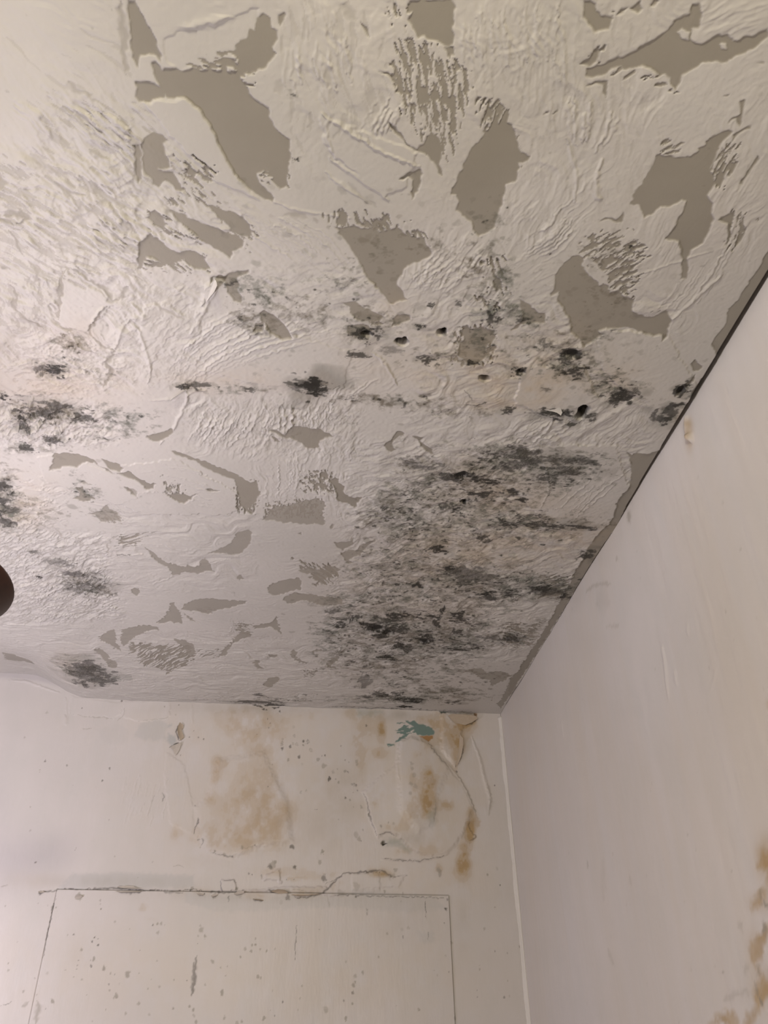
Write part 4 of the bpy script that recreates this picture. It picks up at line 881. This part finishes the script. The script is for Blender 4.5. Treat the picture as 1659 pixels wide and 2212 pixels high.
    # ------- cracks and marks
    for l, wd_, v in (("W3 330,840 370,930 385,1040 420,1130 450,1210", .0016, .55), ("W3 500,1410 700,1425 860,1420 1060,1365", .0013, .6), ("W3 880,420 950,510 1060,640", .0012, .5), ("W3 1120,630 1170,540 1187,450 1155,350", .0016, .6),
                      ("W3 1130,670 1180,760 1240,880 1290,1000 1310,1060", .0018, .4), ("W3 1210,275 1270,240 1305,205", .0016, .7), ("W3 450,1200 540,1185 610,1210", .0014, .5), ("W3 1260,370 1340,580 1375,760", .0016, .25), ("W3 1420,860 1415,950 1390,1040", .0055, .22), ("W3 1390,760 1420,880", .004, .25),
                      ("W3 1240,1080 1230,1130 1270,1190 1300,1215 1240,1270", .0018, .5), ("W3 940,930 945,1000 930,1120", .0016, .45), ("W3 0,1620 80,1590 160,1530 330,1520 480,1495 540,1530 580,1560 710,1545", .0018, .55), ("W3 330,1520 420,1500 500,1500", .0025, .4),
                      ("W2 345,1050 350,1090 320,1150 305,1200", .0014, .6), ("W2 330,1245 400,1240 380,1280 360,1310", .0014, .5), ("W2 460,1350 580,1380 660,1390", .0012, .5), ("W2 700,1320 760,1310 860,1290", .0010, .35), ("W2 100,450 150,430 195,415", .0018, .85), ("W2 190,245 160,320 190,400", .0018, .85),
                      ("W1 600,160 700,185 800,195 900,200 965,215", .0012, .45), ("W1 1170,230 1250,220 1390,215 1450,180", .0012, .4), ("W1 1390,830 1400,870 1380,920", .0012, .5), ("W1 1290,940 1300,900 1320,850", .0012, .4), ("W1 700,300 780,290", .001, .4), ("W1 1480,1470 1530,1460 1560,1475", .001, .4),
                      ("W1 1000,230 1060,170 1060,120", .001, .4), ("W4 490,280 600,278 750,282 870,270 960,268 1100,280 1250,290 1400,290 1659,290", .0014, .75), ("W4 330,310 400,300 500,288", .002, .6), ("W4 0,262 80,250", .0012, .4), ("W4 1000,262 1100,262 1160,275", .0026, .7), ("W4 880,272 960,270", .0026, .6), ("W4 990,305 1080,312 1200,310 1225,285", .0018, .6), ("W4 1390,300 1420,310 1480,300 1560,315", .0024, .5),
                      ("W5 0,280 150,295 300,310 420,310 500,300", .0018, .7), ("W5 300,210 310,290 350,300 430,280", .0016, .7), ("W5 300,205 430,205 445,230", .001, .5), ("W5 700,285 760,300 860,310 890,325", .0026, .75), ("W5 740,300 830,290", .003, .5), ("W5 920,345 1000,355 1100,335 1160,325 1240,255 1340,150 1420,140 1659,140", .0018, .6), ("W5 900,285 1030,300 1100,330", .0014, .45),
                      ("W5 580,365 620,378 668,380", .0018, .6), ("W5 650,200 655,150", .0016, .5), ("W5 690,90 750,90", .0014, .7), ("W5 1260,340 1400,330 1659,345", .0012, .5), ("W6 0,330 200,340 400,346 620,352 810,355", .0011, .6), ("W6 622,360 626,440 635,545", .0010, .75), ("W6 650,640 652,720", .0010, .5),
                      ("W4 475,350 450,470 420,590 390,740 372,880", .0013, .6), ("W4 455,400 440,470", .0018, .6), ("W4 1659,900 1650,1050 1635,1190", .003, .55), ("W5 100,840 88,960 75,1090 58,1190", .0032, .6), ("W4 320,1240 335,1290 310,1380 300,1430", .0045, .45), ("W5 945,590 950,680 940,760 940,905", .0011, .6), ("W5 375,340 368,400", .0016, .6), ("W5 1210,340 1225,400 1235,460", .0016, .35),
                      ("W6 130,440 135,510", .0014, .5), ("W6 832,970 834,995", .0012, .8), ("W4 0,1280 110,1240", .0012, .5), ("W4 190,1280 250,1240", .0022, .4), ("W6 880,1360 882,1400", .0016, .5), ("W6 435,670 437,700", .0012, .5)):
        w.stroke('stain' if v < .5 else 'black', P(l), wd_, v*(1.2 if v < .5 else 1.05), add=False, warp=1.3, breaks=0.45)
    # dark open gap at the top right, mouldy smear at the top middle
    w.poly('black', P("W3 980,145 1000,126 1140,140 1290,157 1300,170 1200,162 1060,158 1000,165"), 0.6, 0.0016)
    w.poly('black', P("W3 1275,160 1306,168 1304,215 1290,195"), 0.5, 0.0016)
    w.poly('black', P("W3 497,1258 540,1272 497,1292"), 0.97, 0.0008)
    w.streak('black', P("W2 780,80 1080,70 1060,130 850,150"), 8, .62, .02, .004, .012, 2, .8)
    # spots (tile x, y, half-size in tile units, strength; r = ring)
    for tile, txt in (('W2', """1070,382,9,.6r 1065,410,13,.7r 1063,430,11,.75r 1066,462,16,.75 1168,353,11,.6r 1133,443,12,.7 1160,422,14,.5r 1190,425,13,.5r 1245,400,16,.85 1243,432,11,.55 1287,405,16,.75r 1310,475,20,.55r 1210,537,16,.75 1117,560,12,.5 1235,595,10,.35r 1160,280,12,.35r 1225,835,13,.6r 1270,820,8,.45
1150,1298,20,.75 1408,1345,17,.55 1385,1435,14,.4 1418,1565,22,.65 1170,1475,15,.6 1000,1435,18,.5 960,1470,20,.6 1045,148,8,.9 940,210,6,.7 962,247,5,.7 950,285,5,.6 850,340,5,.6 395,382,8,.8 350,370,8,.6 310,312,4,.6 980,596,5,.6 942,788,5,.7 1345,982,4,.6 1360,982,4,.6 832,1288,6,.7 725,1310,14,.5 640,1384,9,.8 490,1340,10,.5 365,1305,6,.5 780,1527,6,.7 808,1538,6,.7 1430,520,8,.7 1405,523,4,.6 1470,720,14,.85 1460,735,10,.8 1520,722,6,.5 1548,748,11,.5 1605,880,9,.6 1420,610,24,.4 1370,555,20,.4 1500,665,16,.3 320,950,6,.6 1103,1580,5,.7 1165,1580,5,.6 570,1370,18,.35"""),
                      ('W3', """10,518,8,.5 180,560,7,.5 212,578,6,.5 115,638,7,.5 180,655,14,.5 205,662,8,.6 240,765,9,.75r 262,772,14,.8r 275,775,10,.7 285,818,6,.6 250,835,5,.6 182,880,9,.5 222,898,9,.55 250,960,5,.5 320,962,14,.4 75,665,11,.4 125,748,11,.5 100,722,6,.5 40,720,10,.9 45,705,8,.9 125,1068,6,.4 330,1157,10,.4 270,1200,26,.3 300,1235,20,.35 315,1252,6,.6 1130,665,10,.7 1125,660,7,.7 1455,778,6,.85 1505,260,5,.7 1500,1628,5,.6 1395,1540,12,.25 485,1130,11,.5 545,1100,9,.4 380,1030,12,.5 590,1110,12,.3 360,265,10,.6 145,440,9,.5 275,570,16,.35 280,600,14,.35 740,610,16,.3 745,650,18,.3 760,710,22,.3 735,780,18,.3 770,800,20,.25 725,860,18,.3 975,1500,22,.4 985,1530,18,.4"""),
                      ('W1', """385,568,10,.6 340,640,5,.5 338,662,5,.5 570,606,8,.6 937,628,8,.8 937,640,5,.8 875,737,9,.75 258,962,6,.4 260,1162,9,.3 928,1072,5,.6 640,1326,4,.6 305,1430,7,.7 298,1437,5,.7 210,365,8,.3 700,117,7,.6 1405,108,8,.5 1527,92,6,.6 1040,58,12,.8 980,1385,7,.35 1178,1560,4,.5 625,775,4,.3 1615,365,6,.6 1540,520,6,.6 1302,1430,7,.3 1500,175,8,.3 400,155,12,.25 650,1310,4,.4"""),
                      ('W4', """70,912,9,.5 72,972,14,.35 150,730,6,.3 630,670,8,.65 580,672,6,.4 810,692,9,.85 788,730,9,.85 840,760,11,.8 838,706,4,.6 698,797,13,.5 805,875,16,.5 775,890,6,.5 780,940,12,.6 890,957,19,.55 670,890,6,.6 662,932,7,.6 655,965,7,.6 632,1030,5,.5 700,1052,10,.4 980,1007,6,.6 945,1000,12,.35 1090,1015,24,.5 1080,1020,12,.5 1190,997,6,.5 932,1092,7,.6 938,1145,8,.5 995,1195,22,.5 975,1205,10,.4 740,1185,5,.5 905,1305,6,.45 1185,1258,17,.4 1075,1340,14,.4 1110,623,5,.5 1197,805,5,.6 1305,588,8,.8 1345,575,10,.5 1375,575,12,.4 1350,650,14,.35 1410,590,5,.6 1340,893,8,.4 1290,1052,6,.4 1485,1057,6,.4 1263,1130,7,.4 1360,1115,11,.35 1595,1060,5,.6 1478,1300,10,.55 1620,1280,12,.55 1648,1315,12,.5 452,1235,17,.55 390,1303,6,.6 200,1152,12,.4 298,1040,6,.5 368,862,7,.6 315,1180,7,.4 865,452,9,.55 858,380,10,.35 860,410,8,.35 345,315,16,.7 670,348,30,.45 680,342,18,.5 985,560,10,.3 1275,1350,14,.3 560,970,6,.4 1020,1090,7,.25 45,425,8,.3 405,418,6,.4 480,440,8,.4 325,400,6,.4 410,995,14,.2 790,1407,6,.4"""),
                      ('W5', """130,590,10,.3 135,630,26,.4 170,682,14,.5 110,682,9,.4 600,702,10,.4 597,755,10,.55 572,757,12,.45 512,790,11,.4 562,808,12,.45 640,795,8,.45 695,805,10,.55 472,858,9,.55 765,790,7,.35 235,900,20,.45 303,948,8,.5 360,937,7,.4 345,1020,7,.4 620,1030,14,.45 645,1035,10,.45 172,1097,9,.35 315,1160,17,.55 316,1180,14,.5 830,1240,8,.75 728,1315,6,.4 763,1360,8,.65 675,1380,16,.5 668,1392,11,.5 335,1380,14,.4 70,1312,15,.5 40,1278,11,.45 92,1415,16,.45 485,1410,12,.45 445,1420,16,.35 75,1360,12,.3 1147,625,7,.45 1372,900,9,.35 1515,990,12,.45 1452,1022,14,.35 1450,1070,10,.5 1438,1100,15,.5 1427,1165,14,.6 1353,1230,8,.6 1425,1258,12,.5 1200,1315,22,.35 1370,1380,13,.5 1372,1395,11,.5 1648,860,9,.5 995,1108,8,.45 978,1212,9,.3 963,1310,7,.4 745,1148,9,.3 105,742,5,.6 15,1060,5,.6 545,148,7,.7 572,157,6,.7 745,75,26,.4 768,50,14,.55 935,90,16,.5 1185,185,24,.6 1150,50,16,.4 880,345,20,.6 865,365,14,.6 60,275,16,.5 250,340,20,.5 120,325,18,.35 165,320,6,.8 1455,345,9,.5 1330,325,40,.25 400,5,9,.7 440,275,16,.5 490,295,12,.7 470,315,30,.3 820,390,20,.2"""),
                      ('W6', """435,315,8,.5 35,345,9,.7 815,372,9,.6 800,450,13,.9 803,458,8,.6 788,570,5,.6 1265,245,6,.8 1155,155,9,.5 1240,105,14,.2 1220,435,7,.5 1130,617,11,.4 1220,810,7,.6 1327,823,5,.6 1435,770,11,.55 1502,858,4,.6 228,858,8,.5 92,988,12,.35 30,1025,14,.35 28,1070,10,.5 15,1100,14,.5 8,1163,12,.6 700,975,7,.3 1090,965,9,.4 1090,930,5,.3 1330,1060,5,.5 1070,1142,5,.6 1070,1198,7,.6 1300,1200,9,.6 572,1310,10,.5 565,1300,6,.5 418,387,9,.3 280,300,14,.5 300,660,12,.4 480,610,14,.25 430,625,16,.2 850,735,14,.3 800,850,10,.2 730,1015,9,.25 378,1275,6,.3 745,125,22,.45 750,160,14,.4 370,120,20,.35 40,260,30,.25 1345,1190,8,.2 1430,640,6,.3 350,170,20,.3""")):
        ox, oy, k = TILES[tile]
        for t in txt.split():
            ring = t.endswith('r'); x, y, s0, v = t.rstrip('r').split(',')
            x, y, s0, v = float(x)*k+ox, float(y)*k+oy, float(s0)*k, float(v)
            q = to_back([(x, y), (x+s0, y)]); rr = np.hypot(*(q[1]-q[0]))
            w.spot('black' if v > .55 else 'stain', q[0], rr*0.95, rr*1.15, 0.2, v*(0.85 if v > .55 else 1.3), 0.75 if ring else 0.0, 0.45, r2.randint(8), 0.4)
    w.spot('pit', to_back([(828, 1822)])[0], .006, .005, 0, 1.0, 0, .3, 1, .4)
    h -= 0.012*w.field('pit')
    # soft grey grubbiness
    st = w.field('stain')
    for t in """250,1905,160,14,.20 740,1700,60,60,.16 720,1500,300,20,.2 700,1790,80,60,.12 600,1935,250,14,.2 880,1990,60,60,.1 1000,2000,14,60,.12 560,1530,200,14,.25 870,1545,60,12,.3 905,1790,20,30,.25 870,1815,50,14,.3""".split():
        x, y, rx, ry, v = [float(q) for q in t.split(',')]
        w.blob('grub', (x, y), rx, ry, v)
    st[:] = np.maximum(st, w.field('grub')*np.clip(0.8+0.9*nA, 0, 1.3))
    return w


zx = axis((XL, -0.95, 0.05), (-0.95, -0.75, 0.01), (-0.75, XR, 0.00165))
zz = axis((0.0, 1.30, 0.06), (1.30, 1.42, 0.01), (1.42, 2.475, 0.00185))
Bk = paint_wall(Sheet(zx, zz, to_back, 4))
Bk.f['height'][(Bk.A > bx0-.0012) & (Bk.A < bx1+.0012) & (Bk.B > 0.90) & (Bk.B < bz1+.0012)] = -0.008   # bed for the board
WALL_ATTRS = ['cream', 'cool', 'ochre', 'teal', 'rust', 'stain', 'black']
wall_back = structure(Bk.build('wall_back', lambda a, b, h: np.stack([a, YB-h, b], -1), WALL_ATTRS, M_WALL))

# ================================================================ RIGHT WALL
ry = axis((YF, 0.35, 0.05), (0.35, YB, 0.0032)); rz = axis((0.0, 1.30, 0.06), (1.30, 2.43, 0.0030))
Rw = Sheet(ry, rz, to_right, 2)
A, B = Rw.A, Rw.B
Rw.field('height')[:] = 0.0025*noise(A/0.3, B/0.3, 4)+0.0004*fbm(A/0.012, B/0.22, 3)
for l, wd_, v in (("T9 970,990 990,1130 1015,1360", .004, .0020), ("T9 1050,1170 1070,1290", .004, .0015), ("T9 1135,880 1140,960", .004, .0012), ("T9 340,1510 355,1600", .004, .0018), ("T9 1320,1170 1290,1290", .003, .0008), ("T6 1130,1030 1130,1120 1165,1190", .006, .004), ("T6 1150,1150 1170,1195", .006, .006)):
    Rw.stroke('height', P(l), wd_, v)
for l in lines("""W7 1690,120 1600,180 1560,250 1555,310 1600,300 1640,310 1645,380 1620,460 1580,480 1540,550 1510,600 1500,660 1550,640 1580,600 1640,520 1659,440
W7 1690,730 1620,800 1550,880 1500,940 1490,1010 1500,1080 1535,1135 1590,1080 1610,1030 1600,960 1630,910 1690,850
W7 1550,1150 1590,1170 1600,1220 1659,1270 1700,1300 1659,1390 1620,1400 1600,1480 1560,1560 1520,1631 1480,1700 1440,1680 1465,1550 1510,1550 1550,1480 1520,1380 1540,1310 1580,1290 1590,1240
W7 1130,1660 1200,1580 1280,1530 1370,1540 1400,1600 1400,1680 1290,1640 1250,1600 1220,1640"""):
    Rw.poly('ochre', P(l), 0.80, 0.004, 2.0)
for t in """1648,1850,20,40,.7 1640,1950,24,20,.5 1625,2050,12,40,.4 1650,2130,30,40,.4 1659,1520,8,12,.4 1487,940,8,30,.7 1484,915,8,10,.5""".split():
    x, y, rx, ry_, v = [float(q) for q in t.split(',')]
    Rw.blob('ochre', (x, y), rx, ry_, v)
Rw.field('ochre')[:] *= np.clip(0.95+0.5*fbm(A/0.02, B/0.02, 3), 0, 1.1)
Rw.field('cream')[:] = np.clip(0.35+0.5*fbm(A/0.05, B/0.5, 2)+0.5*noise(A/0.3, B/0.3, 3), 0, 1)*0.7
for l, wd_, v in (("T9 490,680 520,650 600,625 660,620", .004, .35), ("T9 760,170 770,200 765,240", .010, .55), ("T9 690,445 690,490", .006, .4), ("T9 620,900 710,890", .003, .25), ("W7 115,225 122,300", .003, .5), ("W7 470,360 480,470", .005, .25), ("W7 290,990 345,1130", .006, .22), ("W7 1260,1170 1268,1200", .005, .5),
                 ("W7 1270,1440 1330,1390 1400,1375 1500,1360", .005, .25), ("W7 1580,480 1600,560", .004, .5), ("W7 1590,590 1600,630", .005, .6), ("W7 1630,580 1638,625", .006, .85), ("W7 1600,820 1635,815", .007, .7), ("W7 1540,1340 1560,1320", .010, .5), ("W7 1580,1415 1600,1435", .007, .9), ("W7 1560,1150 1585,1200", .008, .5),
                 ("W7 250,180 250,600", .012, .10), ("T9 560,760 600,730 640,740", .03, .12), ("W7 1385,820 1430,790", .006, .25), ("W7 1440,1150 1490,1180", .006, .25)):
    Rw.stroke('stain', P(l), wd_, v, add=False, warp=2.0, breaks=0.3)
r = np.random.RandomState(3)
for _ in range(60):
    q = to_right([(1150+r.rand()*509, 1000+r.rand()*1212)])[0]
    if q[0] > YB-0.01 or q[1] > CEIL: continue
    s0 = 0.0010+0.0016*r.rand()
    Rw.spot('stain', q, s0*1.4, s0*1.4, 0, 0.1+0.3*r.rand()**2, 0, .3, r.randint(8), 0.6)
wall_right = structure(Rw.build('wall_right', lambda a, b, h: np.stack([XR-h, a, b], -1), WALL_ATTRS, M_WALL, True))


# ================================================================ the rest of the room shell
def box(name, lo, hi, mat, parent=None):
    bm = bmesh.new(); bmesh.ops.create_cube(bm, size=1)
    for v in bm.verts:
        v.co = Vector([(lo[i]+hi[i])/2+v.co[i]*(hi[i]-lo[i]) for i in range(3)])
    me = bpy.data.meshes.new(name); bm.to_mesh(me); bm.free(); me.materials.append(mat)
    o = bpy.data.objects.new(name, me); COL.objects.link(o)
    return o


structure(box('floor', (XL-0.1, YF-0.1, -0.1), (XR+0.1, YB+0.1, 0.0), M_FLOOR))
structure(box('wall_left', (XL-0.1, YF-0.1, 0.0), (XL, YB+0.1, CEIL+0.05), M_PLAIN))
structure(box('wall_front', (XL, YF-0.1, 0.0), (XR+0.1, YF, CEIL+0.05), M_PLAIN))


# ================================================================ THINGS
def thing(name, label, cat, loc=(0, 0, 0), group=None):
    o = bpy.data.objects.new(name, None); COL.objects.link(o); o.location = loc
    o.empty_display_size = 0.05; o['label'] = label; o['category'] = cat
    if group: o['group'] = group
    return o


def lathe(name, prof, mat, parent=None, n=64):
    """turn a closed or open profile of (radius, height) round the z axis"""
    bm = bmesh.new(); rings = []
    for rr, z in prof:
        rings.append([bm.verts.new((0, 0, z))] if rr < 1e-6 else [bm.verts.new((rr*math.cos(2*math.pi*k/n), rr*math.sin(2*math.pi*k/n), z)) for k in range(n)])
    for a, b in zip(rings[:-1], rings[1:]):
        for k in range(n):
            f = [a[k % len(a)], a[(k+1) % len(a)], b[(k+1) % len(b)], b[k % len(b)]]
            f = list(dict.fromkeys(f))
            if len(f) > 2: bm.faces.new(f)
    bmesh.ops.recalc_face_normals(bm, faces=bm.faces)
    for f in bm.faces: f.smooth = True
    me = bpy.data.meshes.new(name); bm.to_mesh(me); bm.free(); me.materials.append(mat)
    o = bpy.data.objects.new(name, me); COL.objects.link(o)
    if parent: o.parent = parent
    return o


# ---- board let into the back wall
bz0 = 0.95
sx = np.concatenate([[bx0, bx0+.0004], axis((bx0+.0016, bx1-.0016, .00165)), [bx1-.0004, bx1]])
sz = np.concatenate([[bz0, bz0+.0004], axis((bz0+.003, 1.42, .012), (1.42, bz1-.0016, .00185)), [bz1-.0004, bz1]])
Bd = paint_wall(Sheet(sx, sz, to_back, 4))
hb = Bd.field('height'); hb += 0.0028
hb[0, :] = hb[-1, :] = -0.005; hb[:, 0] = hb[:, -1] = -0.005
board = Bd.build('cover_board', lambda a, b, h: np.stack([a, YB-h, b], -1), WALL_ATTRS, M_WALL)
board['label'] = 'large painted-over board on the back wall below the cracked seam, speckled with grey spots'
board['category'] = 'board'

# ---- filler run down the upright corner
M_BEAD = plain('corner_filler', (0.76, 0.735, 0.71, 1), 0.5, 0.35, 14, (0.68, 0.66, 0.63, 1))
bm = bmesh.new(); rows = []
for z in np.arange(1.30, CEIL-0.004, 0.006):
    w = 0.0046+0.0010*float(noise(np.array([z/0.03]), np.array([0.3]), 2)[0])
    e = 0.0010*float(noise(np.array([z/0.012]), np.array([4.3]), 3)[0])
    rows.append([bm.verts.new(v) for v in ((XR-w*1.9-e, YB+.0015, z), (XR-w*1.2, YB-.0024, z), (XR-w*.62, YB-w*.52-e, z), (XR-.0030, YB-w*.9, z), (XR+.0010, YB-w*1.3, z), (XR+.004, YB+.004, z))])
for a, b in zip(rows[:-1], rows[1:]):
    for k in range(6): bm.faces.new([a[k], a[(k+1) % 6], b[(k+1) % 6], b[k]])
bm.faces.new(rows[0]); bm.faces.new(rows[-1][::-1])
bmesh.ops.recalc_face_normals(bm, faces=bm.faces)
for f in bm.faces: f.smooth = True
me = bpy.data.meshes.new('trim_1'); bm.to_mesh(me); bm.free(); me.materials.append(M_BEAD)
o = bpy.data.objects.new('trim_1', me); COL.objects.link(o); structure(o)

# ---- loose flakes of paint and filler
M_FLAKE = plain('paint_flake', (0.58, 0.54, 0.50, 1), 0.5, 0.3, 40, (0.50, 0.46, 0.41, 1))
M_TANFL = plain('damp_paint_flake', (0.52, 0.45, 0.37, 1), 0.6, 0.25, 60, (0.42, 0.34, 0.25, 1))
M_FILL = plain('filler_flake', (0.66, 0.64, 0.61, 1), 0.5, 0.3, 40, (0.60, 0.58, 0.55, 1))


def flake(shape, hinge, lift, mat, label, to, place, off=0.0016, thick=.0007):
    """a thin curled chip: its outline on the plane, held along the hinge line, bending away from it"""
    pts = to(P(shape)); hp = to(P(hinge)); d = hp[1]-hp[0]; d /= np.hypot(*d); nrm = np.array([-d[1], d[0]])
    if ((pts-hp[0])@nrm).mean() < 0: nrm = -nrm
    far = max(1e-4, ((pts-hp[0])@nrm).max())
    bm = bmesh.new()
    f = bm.faces.new([bm.verts.new((p[0], p[1], 0)) for p in pts])
    bmesh.ops.triangulate(bm, faces=[f])
    for _ in range(3):
        bmesh.ops.subdivide_edges(bm, edges=[e for e in bm.edges if e.calc_length() > 0.0022], cuts=1, use_grid_fill=True)
        bmesh.ops.triangulate(bm, faces=bm.faces[:])
    for v in bm.verts:
        q = np.array([v.co.x, v.co.y]); t = max(0.0, float((q-hp[0])@nrm)/far)
        wv = 0.0004*float(noise(np.array([q[0]/.006]), np.array([q[1]/.006]), 3)[0])
        a, b = q-nrm*far*0.18*t*t
        v.co = Vector(place(a, b, off+lift*t**1.7+wv))
    geo = bmesh.ops.extrude_face_region(bm, geom=bm.faces[:])
    shift = Vector(place(0, 0, thick))-Vector(place(0, 0, 0))
    for v in geo['geom']:
        if isinstance(v, bmesh.types.BMVert): v.co += shift
    bmesh.ops.recalc_face_normals(bm, faces=bm.faces)
    me = bpy.data.meshes.new('paint_flake'); bm.to_mesh(me); bm.free(); me.materials.append(mat)
    o = bpy.data.objects.new('paint_flake', me); COL.objects.link(o)
    o['label'] = label; o['category'] = 'paint flake'; o['group'] = 'loose paint flakes'
    return o


on_wall = lambda a, b, h: (a, YB-h, b)
on_ceil = lambda a, b, h: (a, b, CEIL-h)
WALL_FLAKES = [
    ("W2 190,245 222,262 222,290 205,310 222,345 228,372 195,400 172,360 160,320 170,280", "W2 228,262 228,372", .007, M_TANFL, 'tan curled paint flake standing off the back wall beside the small blue-grey patch'),
    ("W2 100,450 150,430 198,414 200,440 182,490 158,524 142,500 128,470", "W2 158,524 190,490", .007, M_FLAKE, 'pointed pale paint flake hanging just under the tan flake on the back wall'),
    ("W4 640,350 660,332 700,330 708,345 680,362 648,366", "W4 640,368 700,366", .006, M_FLAKE, 'small curled paint flake alone just below the left part of the cracked seam'),
    ("W4 1000,262 1060,252 1140,256 1165,275 1210,290 1150,292 1040,278", "W4 1000,250 1160,252", .006, M_FLAKE, 'long grey paint flake peeling up along the middle of the cracked seam'),
    ("W4 985,300 1080,298 1200,300 1222,290 1190,315 1110,316 1040,320", "W4 985,296 1222,290", .005, M_FLAKE, 'scalloped paint flake drooping under the long grey flake on the cracked seam'),
    ("W4 330,305 365,296 385,308 350,326 334,322", "W4 365,292 390,300", .006, M_FLAKE, 'dark-edged paint curl at the left end of the cracked seam'),
    ("W5 220,340 245,326 280,322 270,340 235,360", "W5 220,320 280,316", .006, M_FLAKE, 'small pointed paint flake hanging from the seam left of the square lifted patch'),
    ("W5 90,312 130,318 165,322 150,345 118,336", "W5 90,308 165,314", .005, M_FLAKE, 'small flat paint flake hanging near the left end of the stained part of the seam'),
    ("W5 415,325 450,300 505,296 500,325 440,345", "W5 415,295 505,290", .006, M_FLAKE, 'greyish paint flake hanging from the seam right of the square lifted patch'),
    ("W5 575,362 620,368 670,374 664,384 610,380", "W5 575,360 670,372", .005, M_TANFL, 'narrow tan paint sliver lying below the seam in the stained middle'),
    ("W5 730,300 790,280 850,288 880,315 800,322", "W5 730,325 880,325", .008, M_TANFL, 'broad tan paint flake lifting out of the seam with a dark gap above it'),
    ("W5 900,335 960,350 1040,344 1150,326 1080,318 960,318", "W5 900,312 1150,312", .006, M_TANFL, 'long tan paint lip along the seam right of the broad tan flake'),
    ("W3 1045,180 1080,166 1200,176 1290,190 1304,214 1260,246 1200,268 1110,250", "W3 1110,275 1260,260", .010, M_TANFL, 'tan paint flap folded off the wall just below the ceiling near the corner'),
    ("W3 1155,350 1185,385 1190,440 1168,540 1130,620 1120,600 1140,500 1150,420", "W3 1130,620 1150,350", .006, M_TANFL, 'tall narrow curl of stained paint below the folded flap near the corner'),
]
for sh, hg, lf, mt, lb in WALL_FLAKES:
    flake(sh, hg, lf, mt, lb, to_back, on_wall, 0.0050 if sh.startswith('W3') else 0.0030)
CEIL_FLAKES = [
    ("T6 185,975 300,960 318,938 340,1000 330,1018 305,1000 230,985", "T6 185,972 300,955", .005, 'white filler flake hanging beside the black drilled hole near the right wall'),
    ("T4 1310,220 1330,200 1375,150 1400,165 1380,210 1345,260 1318,300", "T4 1318,300 1375,150", .008, 'thick white tongue of filler standing off the ceiling left of the mould'),
    ("T4 1085,935 1110,890 1140,870 1190,830 1200,860 1150,900 1120,930", "T4 1085,940 1200,865", .007, 'forked white filler flake at the meeting of the trowel fans on the ceiling'),
]
for sh, hg, lf, lb in CEIL_FLAKES:
    flake(sh, hg, lf, M_FILL, lb, to_ceiling, on_ceil, 0.0020)

# ---- pendant lamp, only the edge of its shade is in the picture
M_SHADE = plain('dark_brown_shade', (0.075, 0.027, 0.015, 1), 0.5, 0.35, 45, (0.032, 0.014, 0.010, 1))
M_BRASS = plain('dull_brass', (0.20, 0.14, 0.07, 1), 0.4, 0.5)
M_CORD = plain('white_flex', (0.55, 0.52, 0.48, 1), 0.5, 0.3)
BULB = Mat('lit_bulb'); BULB.b.inputs['Emission Color'].default_value = BULB_COLOUR
BULB.b.inputs['Emission Strength'].default_value = BULB_POWER; BULB.colour((0.8, 0.8, 0.8, 1))
LX, LY, LZ = -0.4735, 0.886, 2.048
pendant = thing('pendant_lamp', 'dark brown rounded pendant lamp shade cut off by the left edge of the photo', 'lamp', (LX, LY, LZ))
SH = [(.129, .0125), (.1307, .0115), (.1315, .009), (.1308, .006), (.128, .002), (.122, -.005), (.112, -.015), (.095, -.027), (.075, -.036), (.050, -.042), (.040, -.043)]
IN = [(max(0, a-.003), b+(.003 if b < .004 else 0)) for a, b in SH]
lathe('lamp_shade', SH+IN[::-1]+[SH[0]], M_SHADE, pendant)
hz = CEIL-LZ
lathe('ceiling_rose', [(0, hz+.004), (.017, hz+.004), (.018, hz-.004), (.014, hz-.012), (.006, hz-.016), (0, hz-.016)], M_BRASS, pendant, 32)
lathe('cord', [(0, hz-.010), (.0028, hz-.010), (.0028, .065), (0, .065)], M_CORD, pendant, 12)
lathe('bulb_holder', [(0, .068), (.010, .068), (.016, .058), (.017, .028), (.013, .024), (0, .024)], M_BRASS, pendant, 24)
lathe('bulb', [(0, .026), (.012, .026), (.014, .020), (.022, .008), (.025, -.006), (.022, -.019), (.013, -.028), (0, -.030)], BULB.m, pendant, 24)
bm = bmesh.new()          # three arms that carry the shade from the holder
for k in range(3):
    an = k*2*math.pi/3+0.5
    d = Vector((math.cos(an), math.sin(an), 0)); t = Vector((-d.y, d.x, 0))*.003
    p0 = d*.012+Vector((0, 0, .040)); p1 = d*.1275+Vector((0, 0, .008))
    vv = [bm.verts.new(p+sg*t+Vector((0, 0, h))) for p in (p0, p1) for sg, h in ((-1, 0), (1, 0), (1, .003), (-1, .003))]
    for f in ((0, 1, 2, 3), (7, 6, 5, 4), (0, 4, 5, 1), (1, 5, 6, 2), (2, 6, 7, 3), (3, 7, 4, 0)): bm.faces.new([vv[i] for i in f])
me = bpy.data.meshes.new('shade_spider'); bm.to_mesh(me); bm.free(); me.materials.append(M_BRASS)
sp = bpy.data.objects.new('shade_spider', me); COL.objects.link(sp); sp.parent = pendant
